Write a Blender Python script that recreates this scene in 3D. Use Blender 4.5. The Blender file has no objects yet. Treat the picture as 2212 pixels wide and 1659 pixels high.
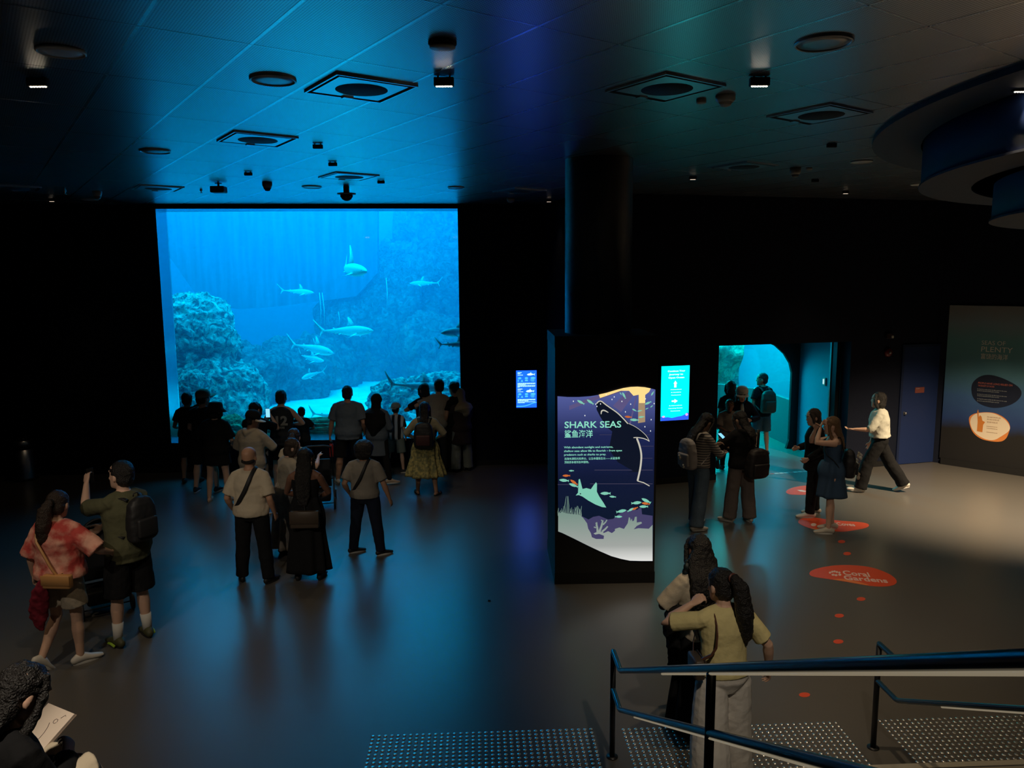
import bpy, bmesh, math, random
from math import sin, cos, pi, radians, sqrt, atan2, tan
from mathutils import Vector, Matrix, Euler, noise
SC = bpy.context.scene
COL = SC.collection
random.seed(7)

# ------------------------------------------------------------------ camera
FPX, CX, CY, EYE = 1661.0, 1106.0, 829.5, 3.65
PITCH, ROLL = radians(7.8), radians(0.4)
_f = Vector((0, cos(PITCH), -sin(PITCH)))
_r0 = Vector((1, 0, 0)); _u0 = _r0.cross(_f)
_r = _r0*cos(ROLL) - _u0*sin(ROLL)
_u = _r0*sin(ROLL) + _u0*cos(ROLL)
cd = bpy.data.cameras.new('camera')
cam = bpy.data.objects.new('camera', cd); COL.objects.link(cam)
cam.matrix_world = Matrix(((_r.x, _u.x, -_f.x, 0), (_r.y, _u.y, -_f.y, 0), (_r.z, _u.z, -_f.z, EYE), (0, 0, 0, 1)))
cd.sensor_fit = 'HORIZONTAL'; cd.sensor_width = 36.0
cd.lens = 36.0*FPX/2212.0
cd.clip_end = 200
SC.camera = cam
EYEP = Vector((0, 0, EYE))
def ray(x, y): return _f + _r*((x-CX)/FPX) - _u*((y-CY)/FPX)
def onz(x, y, z=0.0):
    d = ray(x, y); return EYEP + d*((z-EYE)/d.z)
def aty(x, y, Y):
    d = ray(x, y); return EYEP + d*(Y/d.y)
def onpl(x, y, p, n):
    d = ray(x, y); return EYEP + d*((Vector(p)-EYEP).dot(n)/d.dot(n))

# ------------------------------------------------------------------ world, exposure, big lights
w = bpy.data.worlds.new('world'); SC.world = w; w.use_nodes = True
w.node_tree.nodes['Background'].inputs[0].default_value = (0.25, 0.3, 0.38, 1)
w.node_tree.nodes['Background'].inputs[1].default_value = 0.0
SC.view_settings.view_transform = 'Standard'
SC.view_settings.look = 'None'
SC.view_settings.exposure = 0.0
SC.view_settings.gamma = 1.0
SC.view_settings.use_curve_mapping = False
cy = SC.cycles
cy.max_bounces = 7; cy.diffuse_bounces = 3; cy.glossy_bounces = 3; cy.transmission_bounces = 3
cy.volume_bounces = 1; cy.transparent_max_bounces = 10
cy.use_denoising = True; cy.adaptive_threshold = 0.02
cy.sample_clamp_indirect = 4.0
cy.caustics_reflective = False; cy.caustics_refractive = False

def S(r, g, b):
    f = lambda c: (c/255/12.92) if c <= 10.31 else ((c/255+0.055)/1.055)**2.4
    return (f(r), f(g), f(b), 1.0)

def area_light(name, loc, rot, sx, sy, power, col, parent=None, spread=None):
    l = bpy.data.lights.new(name, 'AREA'); l.shape = 'RECTANGLE'; l.size = sx; l.size_y = sy
    l.energy = power; l.color = col[:3]
    if spread: l.spread = spread
    o = bpy.data.objects.new(name, l); COL.objects.link(o)
    o.location = loc; o.rotation_euler = rot
    if parent: o.parent = parent
    return o
def spot(name, loc, power, col, angle=100, blend=0.8, parent=None, rot=(0, 0, 0), size=0.05):
    l = bpy.data.lights.new(name, 'SPOT'); l.energy = power; l.color = col[:3]
    l.spot_size = radians(angle); l.spot_blend = blend; l.shadow_soft_size = size
    o = bpy.data.objects.new(name, l); COL.objects.link(o)
    o.location = loc; o.rotation_euler = rot
    if parent: o.parent = parent
    return o

# wall frames
WA = radians(3.9); W1P = Vector((-6.55, 14.46, 0)); W1U = Vector((cos(WA), sin(WA), 0)); W1V = Vector((-sin(WA), cos(WA), 0))
WB = radians(14.9); W2P = Vector((3.69, 13.64, 0)); W2U = Vector((cos(WB), sin(WB), 0)); W2V = Vector((-sin(WB), cos(WB), 0))
WC = radians(-45.4); W3P = Vector((8.41, 14.73, 0)); W3U = Vector((cos(WC), sin(WC), 0)); W3V = Vector((-sin(WC), cos(WC), 0))
def wp(P, U, V, u, v, z): return P + U*u + V*v + Vector((0, 0, z))
CEIL = 5.05
# tank lamps above the water line of the big window
TANKL = []
for (u, v, sx, sy, pw) in ((0.8, 7.0, 10.6, 10.0, 2550),):
    p = wp(W1P, W1U, W1V, u, v, 7.7)
    TANKL.append(area_light('tank_lamp', p, (0, 0, WA), sx, sy, pw, (0.0, 0.50, 1.0)))

TANKL.append(area_light('tank_lamp', wp(W1P, W1U, W1V, 2.4, 1.3, 6.9), (radians(48), 0, WA), 6.5, 0.8, 640, (0.0, 0.50, 1.0)))  # added unseen front lamp, brightens sharks and rocks facing the window
# ------------------------------------------------------------------ materials
MATS = {}
def nodes(m): return m.node_tree.nodes, m.node_tree.links
def mat(name, col, rough=0.7, metal=0.0, spec=0.5, emit=None, es=1.0, bump=0.0, bscale=60.0, var=0.0, vscale=6.0, col2=None, alpha=None, coat=0.0):
    if name in MATS: return MATS[name]
    m = bpy.data.materials.new(name); m.use_nodes = True
    n, l = nodes(m); b = n['Principled BSDF']
    b.inputs['Base Color'].default_value = col
    b.inputs['Roughness'].default_value = rough
    b.inputs['Metallic'].default_value = metal
    b.inputs['Specular IOR Level'].default_value = spec
    if coat: b.inputs['Coat Weight'].default_value = coat
    if emit:
        b.inputs['Emission Color'].default_value = emit; b.inputs['Emission Strength'].default_value = es
    tc = None
    if var or col2 or bump:
        tc = n.new('ShaderNodeTexCoord')
    if col2 or var:
        nz = n.new('ShaderNodeTexNoise'); nz.inputs['Scale'].default_value = vscale; nz.inputs['Detail'].default_value = 5
        l.new(tc.outputs['Object'], nz.inputs['Vector'])
        r = n.new('ShaderNodeValToRGB'); l.new(nz.outputs['Fac'], r.inputs['Fac'])
        c2 = col2 or tuple(c*(1-var) for c in col[:3])+(1,)
        r.color_ramp.elements[0].position = 0.4; r.color_ramp.elements[1].position = 0.6
        r.color_ramp.elements[0].color = c2; r.color_ramp.elements[1].color = col
        l.new(r.outputs['Color'], b.inputs['Base Color'])
    if bump:
        nb = n.new('ShaderNodeTexNoise'); nb.inputs['Scale'].default_value = bscale; nb.inputs['Detail'].default_value = 3
        l.new(tc.outputs['Object'], nb.inputs['Vector'])
        bp = n.new('ShaderNodeBump'); bp.inputs['Strength'].default_value = bump; bp.inputs['Distance'].default_value = 0.02
        l.new(nb.outputs['Fac'], bp.inputs['Height']); l.new(bp.outputs['Normal'], b.inputs['Normal'])
    MATS[name] = m
    return m
def emis(name, col, s=1.0):
    if name in MATS: return MATS[name]
    m = bpy.data.materials.new(name); m.use_nodes = True
    n, l = nodes(m); b = n['Principled BSDF']
    b.inputs['Base Color'].default_value = (0.01, 0.01, 0.01, 1); b.inputs['Roughness'].default_value = 0.25
    b.inputs['Emission Color'].default_value = col; b.inputs['Emission Strength'].default_value = s
    MATS[name] = m; return m

# ------------------------------------------------------------------ mesh helpers
def link(name, bm, m, parent=None, smooth=False, recalc=True):
    me = bpy.data.meshes.new(name)
    if recalc: bmesh.ops.recalc_face_normals(bm, faces=bm.faces)
    bm.to_mesh(me); bm.free()
    if m: me.materials.append(m)
    if smooth:
        for p in me.polygons: p.use_smooth = True
    o = bpy.data.objects.new(name, me); COL.objects.link(o)
    if parent is not None: o.parent = parent
    return o
def tag(o, label, cat, group=None, kind=None):
    o['label'] = label; o['category'] = cat
    if group: o['group'] = group
    if kind: o['kind'] = kind
    return o
def struct(o): o['kind'] = 'structure'; return o
def empty(name, loc, rz=0.0):
    o = bpy.data.objects.new(name, None); COL.objects.link(o)
    o.location = loc; o.rotation_euler = (0, 0, rz); o.empty_display_size = 0.1
    return o
def hexa(bm, pts):
    v = [bm.verts.new(p) for p in pts]
    for f in ((0, 1, 2, 3), (7, 6, 5, 4), (0, 4, 5, 1), (1, 5, 6, 2), (2, 6, 7, 3), (3, 7, 4, 0)):
        bm.faces.new([v[i] for i in f])
    return v
def box(bm, c, s, M=None):
    x, y, z = c; a, b, d = s[0]/2, s[1]/2, s[2]/2
    pts = [Vector((x+i*a, y+j*b, z+k*d)) for k in (-1, 1) for (i, j) in ((-1, -1), (1, -1), (1, 1), (-1, 1))]
    if M: pts = [M @ p for p in pts]
    return hexa(bm, pts)
def fbox(bm, P, U, V, u0, u1, v0, v1, z0, z1):
    return hexa(bm, [wp(P, U, V, u, v, z) for z in (z0, z1) for (u, v) in ((u0, v0), (u1, v0), (u1, v1), (u0, v1))])
def rbox(bm, c, s, r=0.01, seg=2, M=None):
    b2 = bmesh.new(); box(b2, c, s)
    bmesh.ops.bevel(b2, geom=b2.edges[:], offset=r, segments=seg, affect='EDGES', profile=0.5)
    merge(bm, b2, M)
def merge(bm, b2, M=None):
    if M is not None: bmesh.ops.transform(b2, matrix=M, verts=b2.verts)
    me = bpy.data.meshes.new('tmp'); b2.to_mesh(me); b2.free(); bm.from_mesh(me); bpy.data.meshes.remove(me)
def ring_pts(c, ax, bx, ra, rb, n):
    return [c + ax*(ra*cos(2*pi*i/n)) + bx*(rb*sin(2*pi*i/n)) for i in range(n)]
def loft(bm, rings, cap=True, closed=False):
    vs = [[bm.verts.new(p) for p in r] for r in rings]
    n = len(vs[0])
    for a, b in zip(vs[:-1], vs[1:]):
        for i in range(n): bm.faces.new((a[i], a[(i+1) % n], b[(i+1) % n], b[i]))
    if cap:
        bm.faces.new(list(reversed(vs[0]))); bm.faces.new(vs[-1])
    return vs
def tube(bm, pts, rad, n=10, side=None, round_ends=False):
    """swept tube. rad: float, list of floats or list of (ra, rb); side: direction of ra"""
    pts = [Vector(p) for p in pts]
    if not isinstance(rad, (list, tuple)): rad = [rad]*len(pts)
    rad = [(r, r) if not isinstance(r, (list, tuple)) else r for r in rad]
    if round_ends:
        d0 = (pts[0]-pts[1]).normalized(); d1 = (pts[-1]-pts[-2]).normalized()
        r0, r1 = rad[0], rad[-1]; k = min(r0); k1 = min(r1)
        pts = [pts[0]+d0*k*0.9, pts[0]+d0*k*0.5] + pts + [pts[-1]+d1*k1*0.5, pts[-1]+d1*k1*0.9]
        rad = [(r0[0]*.45, r0[1]*.45), (r0[0]*.87, r0[1]*.87)] + rad + [(r1[0]*.87, r1[1]*.87), (r1[0]*.45, r1[1]*.45)]
    rings = []; ax = Vector(side) if side is not None else None
    for i, p in enumerate(pts):
        a = pts[max(i-1, 0)]; b = pts[min(i+1, len(pts)-1)]
        t = (b-a).normalized()
        if ax is None:
            ax = t.orthogonal()
        s = (ax - t*ax.dot(t))
        if s.length < 1e-4: s = t.orthogonal()
        s.normalize(); ax = s if side is None else Vector(side)
        o = t.cross(s)
        rings.append(ring_pts(p, s, o, rad[i][0], rad[i][1], n))
    return loft(bm, rings)
def ell(bm, c, r, M=None, nu=14, nv=9):
    c = Vector(c); rings = []
    for j in range(1, nv):
        a = pi*j/nv
        rings.append([Vector((c.x+r[0]*sin(a)*cos(2*pi*i/nu), c.y+r[1]*sin(a)*sin(2*pi*i/nu), c.z-r[2]*cos(a))) for i in range(nu)])
    if M: rings = [[M @ p for p in q] for q in rings]
    loft(bm, rings)
def cyl(bm, c, r, h, n=32, r2=None, M=None):
    r2 = r if r2 is None else r2; c = Vector(c)
    rings = [[c+Vector((q*cos(2*pi*i/n), q*sin(2*pi*i/n), z)) for i in range(n)] for q, z in ((r, 0), (r2, h))]
    if M: rings = [[M @ p for p in q] for q in rings]
    loft(bm, rings)
def lathe(bm, c, prof, n=32, M=None):
    c = Vector(c)
    rings = [[c+Vector((max(r, 1e-4)*cos(2*pi*i/n), max(r, 1e-4)*sin(2*pi*i/n), z)) for i in range(n)] for r, z in prof]
    if M: rings = [[M @ p for p in q] for q in rings]
    loft(bm, rings)
def prism(bm, pts, off):
    """closed polygon (3D points) extruded by vector off"""
    a = [bm.verts.new(p) for p in pts]; b = [bm.verts.new(Vector(p)+off) for p in pts]
    n = len(a)
    bm.faces.new(a); bm.faces.new(list(reversed(b)))
    for i in range(n): bm.faces.new((a[i], b[i], b[(i+1) % n], a[(i+1) % n]))
def smoothpoly(pts, it=2, closed=True):
    for _ in range(it):
        q = []
        n = len(pts)
        for i in range(n if closed else n-1):
            a = pts[i]; b = pts[(i+1) % n]
            q.append(tuple(a[k]*.75+b[k]*.25 for k in range(len(a)))); q.append(tuple(a[k]*.25+b[k]*.75 for k in range(len(a))))
        if not closed: q = [pts[0]]+q+[pts[-1]]
        pts = q
    return pts
def bake(o, voxel, smooth_it=2, disp=0.0, dscale=0.08, decim=None):
    if voxel:
        r = o.modifiers.new('r', 'REMESH'); r.mode = 'VOXEL'; r.voxel_size = voxel; r.use_smooth_shade = True
    if smooth_it:
        s = o.modifiers.new('s', 'SMOOTH'); s.iterations = smooth_it; s.factor = 0.5
    if disp:
        key = 'clouds%g' % dscale
        t = bpy.data.textures.get(key)
        if not t:
            t = bpy.data.textures.new(key, 'CLOUDS'); t.noise_scale = dscale; t.noise_depth = 1
        d = o.modifiers.new('d', 'DISPLACE'); d.texture = t; d.strength = disp; d.mid_level = 0.5
        d.texture_coords = 'GLOBAL'
    dg = bpy.context.evaluated_depsgraph_get(); dg.update()
    me = bpy.data.meshes.new_from_object(o.evaluated_get(dg), depsgraph=dg)
    old = o.data; name = old.name
    o.modifiers.clear(); o.data = me; bpy.data.meshes.remove(old); me.name = name
    for p in me.polygons: p.use_smooth = True
    return o

# ------------------------------------------------------------------ setting
def m_floor():
    m = mat('floor_vinyl', (0.11, 0.105, 0.10, 1), 0.36, spec=0.5)
    n, l = nodes(m); b = n['Principled BSDF']
    tc = n.new('ShaderNodeTexCoord'); a = n.new('ShaderNodeTexNoise'); a.inputs['Scale'].default_value = 0.7; a.inputs['Detail'].default_value = 8
    g = n.new('ShaderNodeTexNoise'); g.inputs['Scale'].default_value = 260; g.inputs['Detail'].default_value = 2
    l.new(tc.outputs['Object'], a.inputs['Vector']); l.new(tc.outputs['Object'], g.inputs['Vector'])
    mx = n.new('ShaderNodeMix'); mx.data_type = 'RGBA'; mx.inputs['A'].default_value = (0.095, 0.088, 0.080, 1); mx.inputs['B'].default_value = (0.130, 0.120, 0.108, 1)
    ad = n.new('ShaderNodeMath'); ad.operation = 'MULTIPLY_ADD'; ad.inputs[1].default_value = 0.5
    l.new(a.outputs['Fac'], ad.inputs[0]); ml = n.new('ShaderNodeMath'); ml.operation = 'MULTIPLY'; ml.inputs[1].default_value = 0.5
    l.new(g.outputs['Fac'], ml.inputs[0]); l.new(ml.outputs[0], ad.inputs[2]); l.new(ad.outputs[0], mx.inputs['Factor'])
    l.new(mx.outputs['Result'], b.inputs['Base Color'])
    r = n.new('ShaderNodeMapRange'); r.inputs['To Min'].default_value = 0.285; r.inputs['To Max'].default_value = 0.32
    l.new(a.outputs['Fac'], r.inputs['Value']); l.new(r.outputs[0], b.inputs['Roughness'])
    bp = n.new('ShaderNodeBump'); bp.inputs['Strength'].default_value = 0.03; bp.inputs['Distance'].default_value = 0.001
    l.new(g.outputs['Fac'], bp.inputs['Height']); l.new(bp.outputs['Normal'], b.inputs['Normal'])
    return m
def m_ceiling():
    m = mat('ceiling_perforated_metal', (0.30, 0.31, 0.33, 1), 0.3, metal=1.0)
    n, l = nodes(m); b = n['Principled BSDF']
    tc = n.new('ShaderNodeTexCoord'); mp = n.new('ShaderNodeMapping'); mp.inputs['Rotation'].default_value = (0, 0, radians(-35)); s = 2*pi/0.016
    mp.inputs['Scale'].default_value = (s, s, s)
    l.new(tc.outputs['Object'], mp.inputs['Vector']); sp = n.new('ShaderNodeSeparateXYZ'); l.new(mp.outputs[0], sp.inputs[0])
    sx = n.new('ShaderNodeMath'); sx.operation = 'SINE'; sy = n.new('ShaderNodeMath'); sy.operation = 'SINE'
    l.new(sp.outputs['X'], sx.inputs[0]); l.new(sp.outputs['Y'], sy.inputs[0])
    mu = n.new('ShaderNodeMath'); mu.operation = 'ADD'; l.new(sx.outputs[0], mu.inputs[0]); l.new(sy.outputs[0], mu.inputs[1])
    cr = n.new('ShaderNodeMapRange'); cr.inputs['From Min'].default_value = 0.3; cr.inputs['From Max'].default_value = 1.0
    l.new(mu.outputs[0], cr.inputs['Value'])
    mx = n.new('ShaderNodeMix'); mx.data_type = 'RGBA'; mx.inputs['A'].default_value = (0.74, 0.76, 0.78, 1); mx.inputs['B'].default_value = (0.32, 0.34, 0.36, 1)
    l.new(cr.outputs[0], mx.inputs['Factor']); l.new(mx.outputs['Result'], b.inputs['Base Color'])
    b.inputs['Roughness'].default_value = 0.32
    return m
FLOOR = m_floor()
NAVY = mat('wall_navy_paint', (0.006, 0.009, 0.022, 1), 0.8, spec=0.25, bump=0.1, bscale=40)
BLACK = mat('black_paint', (0.006, 0.006, 0.007, 1), 0.6)
DARKMETAL = mat('dark_metal', (0.02, 0.02, 0.022, 1), 0.4, metal=0.6)

bm = bmesh.new(); box(bm, (0, 8.0, -0.1), (34, 34, 0.2)); struct(link('floor', bm, FLOOR))
bm = bmesh.new(); box(bm, (1.0, 5.9, CEIL+0.1), (30, 20.4, 0.2)); struct(link('ceiling', bm, m_ceiling()))
# back wall with the window opening (thick, deep reveal)
U, V, P = W1U, W1V, W1P
WW, SILL, HEAD, DEP = 5.57, 0.56, 4.98, 0.56
bm = bmesh.new()
fbox(bm, P, U, V, -7.5, 0, 0, DEP, 0, CEIL)
fbox(bm, P, U, V, WW, 9.0, 0, DEP, 0, CEIL)
fbox(bm, P, U, V, 0, WW, 0, DEP, 0, SILL)
fbox(bm, P, U, V, 0, WW, 0, DEP, HEAD, CEIL)
struct(link('wall_back', bm, NAVY))
bm = bmesh.new(); fbox(bm, P, U, V, -7.5, 9.0, -0.03, 0, 0, 0.1); struct(link('baseboard_back', bm, BLACK))
LINER = mat('reveal_acrylic', (0.30, 0.42, 0.50, 1), 0.22, metal=1.0)
bm = bmesh.new()
fbox(bm, P, U, V, 0, 0.012, 0.0, DEP, SILL, HEAD); fbox(bm, P, U, V, WW-0.012, WW, 0.0, DEP, SILL, HEAD)
fbox(bm, P, U, V, 0.012, WW-0.012, 0.0, DEP, SILL, SILL+0.012); fbox(bm, P, U, V, 0.012, WW-0.012, 0.0, DEP, HEAD-0.012, HEAD)
struct(link('trim_1', bm, LINER))
# acrylic pane
def m_glass(name='acrylic', tint=(0.93, 0.98, 1.0, 1), gl=1.0):
    m = bpy.data.materials.new(name); m.use_nodes = True; n, l = nodes(m)
    n.remove(n['Principled BSDF']); o = n['Material Output']
    t = n.new('ShaderNodeBsdfTransparent'); t.inputs[0].default_value = tint
    g = n.new('ShaderNodeBsdfGlossy'); g.inputs['Roughness'].default_value = 0.02
    fr = n.new('ShaderNodeFresnel'); fr.inputs[0].default_value = 1.35
    mx = n.new('ShaderNodeMixShader'); ml = n.new('ShaderNodeMath'); ml.operation = 'MULTIPLY'; ml.inputs[1].default_value = gl; l.new(fr.outputs[0], ml.inputs[0]); l.new(ml.outputs[0], mx.inputs[0]); l.new(t.outputs[0], mx.inputs[1]); l.new(g.outputs[0], mx.inputs[2])
    l.new(mx.outputs[0], o.inputs['Surface']); return m
GLASS = m_glass()
bm = bmesh.new(); fbox(bm, P, U, V, 0.012, WW-0.012, DEP-0.04, DEP-0.01, SILL+0.012, HEAD-0.012); struct(link('window_1', bm, GLASS))

# side link walls and rest of the hall
bm = bmesh.new(); box(bm, (-12.1, 5.5, CEIL/2), (0.2, 19, CEIL)); struct(link('wall_left', bm, NAVY))
bm = bmesh.new(); box(bm, (1, -3.6, CEIL/2), (27, 0.2, CEIL)); struct(link('wall_rear', bm, NAVY))
# door wall: solid from u=-1.6 to 0, opening 0..2.74, solid to 4.95
U, V, P = W2U, W2V, W2P
DW, DH, TH = 2.76, 2.44, 0.25
bm = bmesh.new()
fbox(bm, P, U, V, -2.6, 0, 0, TH, 0, CEIL); fbox(bm, P, U, V, DW, 4.93, 0, TH, 0, CEIL); fbox(bm, P, U, V, 0, DW, 0, TH, DH, CEIL)
fbox(bm, P, U, V, -2.6, -2.35, TH, 2.1, 0, CEIL)
struct(link('wall_doorway', bm, NAVY))
bm = bmesh.new(); fbox(bm, P, U, V, -2.6, 0, -0.03, 0, 0, 0.1); fbox(bm, P, U, V, DW, 3.88, -0.03, 0, 0, 0.1); struct(link('baseboard_doorway', bm, BLACK))
U, V, P = W3U, W3V, W3P
bm = bmesh.new(); fbox(bm, P, U, V, -0.35, 11.5, 0.01, 0.26, 0, CEIL); struct(link('wall_right', bm, NAVY))
bm = bmesh.new(); fbox(bm, P, U, V, 0.0, 11.5, -0.06, 0, 0, 0.12); struct(link('baseboard_right', bm, BLACK))
bm = bmesh.new(); box(bm, (16.5, 1.5, CEIL/2), (0.2, 11, CEIL)); struct(link('wall_side', bm, NAVY))

# ceiling grid strips (panel joints) - one structural trim
JOINT = mat('ceiling_joint', (0.97, 0.98, 1.0, 1), 0.27, metal=1.0)
bm = bmesh.new()
a1 = radians(125.0); d1 = Vector((cos(a1), sin(a1), 0)); n1 = Vector((-sin(a1), cos(a1), 0))
def clipseg(p, d):
    lo, hi = -40.0, 40.0
    for (ax, mn, mx_) in ((0, -12, 14), (1, -3.4, 15.3)):
        if abs(d[ax]) < 1e-6: continue
        t0, t1 = (mn-p[ax])/d[ax], (mx_-p[ax])/d[ax]
        lo, hi = max(lo, min(t0, t1)), min(hi, max(t0, t1))
    return lo, hi
def strip(p, d, w_):
    lo, hi = clipseg(p, d)
    if hi-lo < 0.2: return
    s = Vector((-d.y, d.x, 0))*(w_/2)
    q = [p+d*lo-s, p+d*hi-s, p+d*hi+s, p+d*lo+s]
    hexa(bm, [Vector((a.x, a.y, CEIL-0.0012)) for a in q]+[Vector((a.x, a.y, CEIL)) for a in q])
for k in range(-22, 24):
    strip(n1*(-0.89-0.615*k), d1, 0.022)
for k in range(-18, 18):
    strip(d1*(4.85+1.225*k), n1, 0.008)
struct(link('trim_2', bm, JOINT))
# ------------------------------------------------------------------ tank
def rock_bm(r, seed, sub=5, amp=0.28, flat=1.0, scale=1.0):
    b = bmesh.new(); bmesh.ops.create_icosphere(b, subdivisions=sub, radius=1.0)
    off = Vector((seed*13.1, seed*7.7, seed*3.3))
    for v in b.verts:
        d = v.co.normalized(); q = d*1.3*scale+off
        h = noise.fractal(q, 0.9, 2.1, 6)*amp + noise.fractal(q*3.7, 0.7, 2.2, 4)*amp*0.38
        rg = 1-abs(noise.noise(q*2.1)); h += (rg-0.7)*amp*0.5
        v.co = Vector((d.x*r[0]*(1+h), d.y*r[1]*(1+h), d.z*r[2]*(1+h)))
    return b
def m_rock(name, c1, c2):
    m = mat(name, c1, 0.9, spec=0.2)
    n, l = nodes(m); b = n['Principled BSDF']; tc = n.new('ShaderNodeTexCoord')
    a = n.new('ShaderNodeTexNoise'); a.inputs['Scale'].default_value = 5; a.inputs['Detail'].default_value = 9; a.inputs['Roughness'].default_value = 0.7; a.inputs['Distortion'].default_value = 1.2
    l.new(tc.outputs['Object'], a.inputs['Vector']); r = n.new('ShaderNodeValToRGB'); l.new(a.outputs['Fac'], r.inputs['Fac'])
    r.color_ramp.elements[0].position = 0.42; r.color_ramp.elements[1].position = 0.62; r.color_ramp.elements[0].color = c2; r.color_ramp.elements[1].color = c1
    l.new(r.outputs['Color'], b.inputs['Base Color'])
    bp = n.new('ShaderNodeBump'); bp.inputs['Strength'].default_value = 1.0; bp.inputs['Distance'].default_value = 0.12
    l.new(a.outputs['Fac'], bp.inputs['Height']); l.new(bp.outputs['Normal'], b.inputs['Normal'])
    return m
ROCK = m_rock('reef_rock', (0.75, 0.85, 0.7, 1), (0.06, 0.12, 0.14, 1))
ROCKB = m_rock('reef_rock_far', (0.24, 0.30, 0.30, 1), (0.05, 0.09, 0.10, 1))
ROCKG = m_rock('reef_rock_algae', (0.5, 0.7, 0.35, 1), (0.10, 0.22, 0.10, 1))
SAND = mat('tank_sand', (0.85, 0.85, 0.78, 1), 0.95, bump=0.6, bscale=4, var=0.12, vscale=2.0)
# sand bed
bm = bmesh.new(); NU, NV = 70, 70; grid = []
for j in range(NV+1):
    row = []
    for i in range(NU+1):
        u = -9+15.2*i/NU; v = DEP+0.02+12.6*j/NV
        z = 0.40+0.07*noise.fractal(Vector((u*.5, v*.5, 3)), 0.8, 2, 4)+0.04*v/12
        row.append(bm.verts.new(wp(W1P, W1U, W1V, u, v, z)))
    grid.append(row)
for j in range(NV):
    for i in range(NU): bm.faces.new((grid[j][i], grid[j][i+1], grid[j+1][i+1], grid[j+1][i]))
o = link('sand', bm, SAND, smooth=True); tag(o, 'pale sandy bed on the floor of the big shark tank', 'sand', kind='stuff')
# tank shell
TW = mat('tank_wall_paint', (0.10, 0.30, 0.5, 1), 0.9, spec=0.1)
bm = bmesh.new(); fbox(bm, W1P, W1U, W1V, -9.2, 6.3, 13.2, 13.4, -0.5, 8.0)
fbox(bm, W1P, W1U, W1V, -9.4, -9.2, DEP, 13.4, -0.5, 8.0); fbox(bm, W1P, W1U, W1V, 6.3, 6.5, DEP, 13.4, -0.5, 8.0)
struct(link('wall_tank', bm, TW))
bm = bmesh.new(); fbox(bm, W1P, W1U, W1V, -9.4, 6.5, DEP-0.3, 13.4, 7.9, 8.1); fbox(bm, W1P, W1U, W1V, -9.4, 6.5, DEP-0.3, DEP, CEIL, 8.0); struct(link('wall_tank_front', bm, BLACK))
# streaked concrete panel hanging in front of the far tank wall
TP = mat('tank_panel', (0.22, 0.34, 0.42, 1), 0.9)
n_, l_ = nodes(TP); b_ = n_['Principled BSDF']; tc_ = n_.new('ShaderNodeTexCoord'); mp_ = n_.new('ShaderNodeMapping'); mp_.inputs['Scale'].default_value = (3, 3, 0.25)
nz_ = n_.new('ShaderNodeTexNoise'); nz_.inputs['Scale'].default_value = 2.0; nz_.inputs['Detail'].default_value = 8
l_.new(tc_.outputs['Object'], mp_.inputs[0]); l_.new(mp_.outputs[0], nz_.inputs['Vector']); rr_ = n_.new('ShaderNodeValToRGB')
rr_.color_ramp.elements[0].position = .4; rr_.color_ramp.elements[0].color = (.04, .07, .12, 1); rr_.color_ramp.elements[1].position = .65; rr_.color_ramp.elements[1].color = (.09, .13, .20, 1)
l_.new(nz_.outputs['Fac'], rr_.inputs['Fac']); l_.new(rr_.outputs[0], b_.inputs['Base Color'])
YP = 24.0
pl = [(300, 380), (815, 380), (815, 590), (770, 640), (600, 662), (520, 668), (440, 660), (405, 610), (370, 560), (300, 540)]
bm = bmesh.new(); prism(bm, [aty(x, y, YP) for x, y in pl], Vector((0, 0.3, 0))); tag(link('concrete_panel', bm, TP), 'streaked concrete panel hanging at the back of the shark tank', 'wall panel')
# rocks: pixel centre, depth, radii, seed, material, label
rocks = [
 (418, 728, 18.2, (1.05, 0.9, 0.98), 1, ROCK, 'large pitted boulder at the left edge of the tank, highest of the left rocks'),
 (450, 862, 18.0, (1.35, 1.1, 1.15), 2, ROCK, 'wide pitted rock slope under the big left boulder in the tank'),
 (405, 905, 16.6, (0.75, 0.7, 0.85), 3, ROCK, 'small rough rock low beside the left reveal of the tank window'),
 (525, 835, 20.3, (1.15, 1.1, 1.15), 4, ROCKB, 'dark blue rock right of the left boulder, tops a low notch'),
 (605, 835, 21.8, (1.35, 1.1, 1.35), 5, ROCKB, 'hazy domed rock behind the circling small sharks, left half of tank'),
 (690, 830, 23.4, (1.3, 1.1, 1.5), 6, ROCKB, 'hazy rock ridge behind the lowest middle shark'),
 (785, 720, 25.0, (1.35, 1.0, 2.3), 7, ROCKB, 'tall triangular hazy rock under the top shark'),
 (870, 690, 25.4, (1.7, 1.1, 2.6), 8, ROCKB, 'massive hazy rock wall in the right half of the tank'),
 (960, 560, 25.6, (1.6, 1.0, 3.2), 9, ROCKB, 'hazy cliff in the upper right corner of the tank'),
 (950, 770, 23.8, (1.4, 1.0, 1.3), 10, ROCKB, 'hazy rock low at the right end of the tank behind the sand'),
 (850, 868, 17.9, (0.62, 0.5, 0.48), 11, ROCK, 'pitted boulder on the sand under the largest shark'),
 (955, 850, 18.8, (0.95, 0.6, 0.52), 12, ROCK, 'low mottled rock on the sand at the right of the tank'),
 (978, 912, 15.9, (0.30, 0.35, 0.52), 13, ROCKG, 'green algae covered rock in the lower right corner of the tank'),
 (650, 930, 15.75, (1.6, 0.36, 0.26), 14, ROCKG, 'long green gravel ledge just inside the tank window'),
 (500, 935, 15.85, (0.55, 0.4, 0.36), 15, ROCKG, 'green rock behind the cap and hat wearers at lower left of the tank')]
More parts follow.
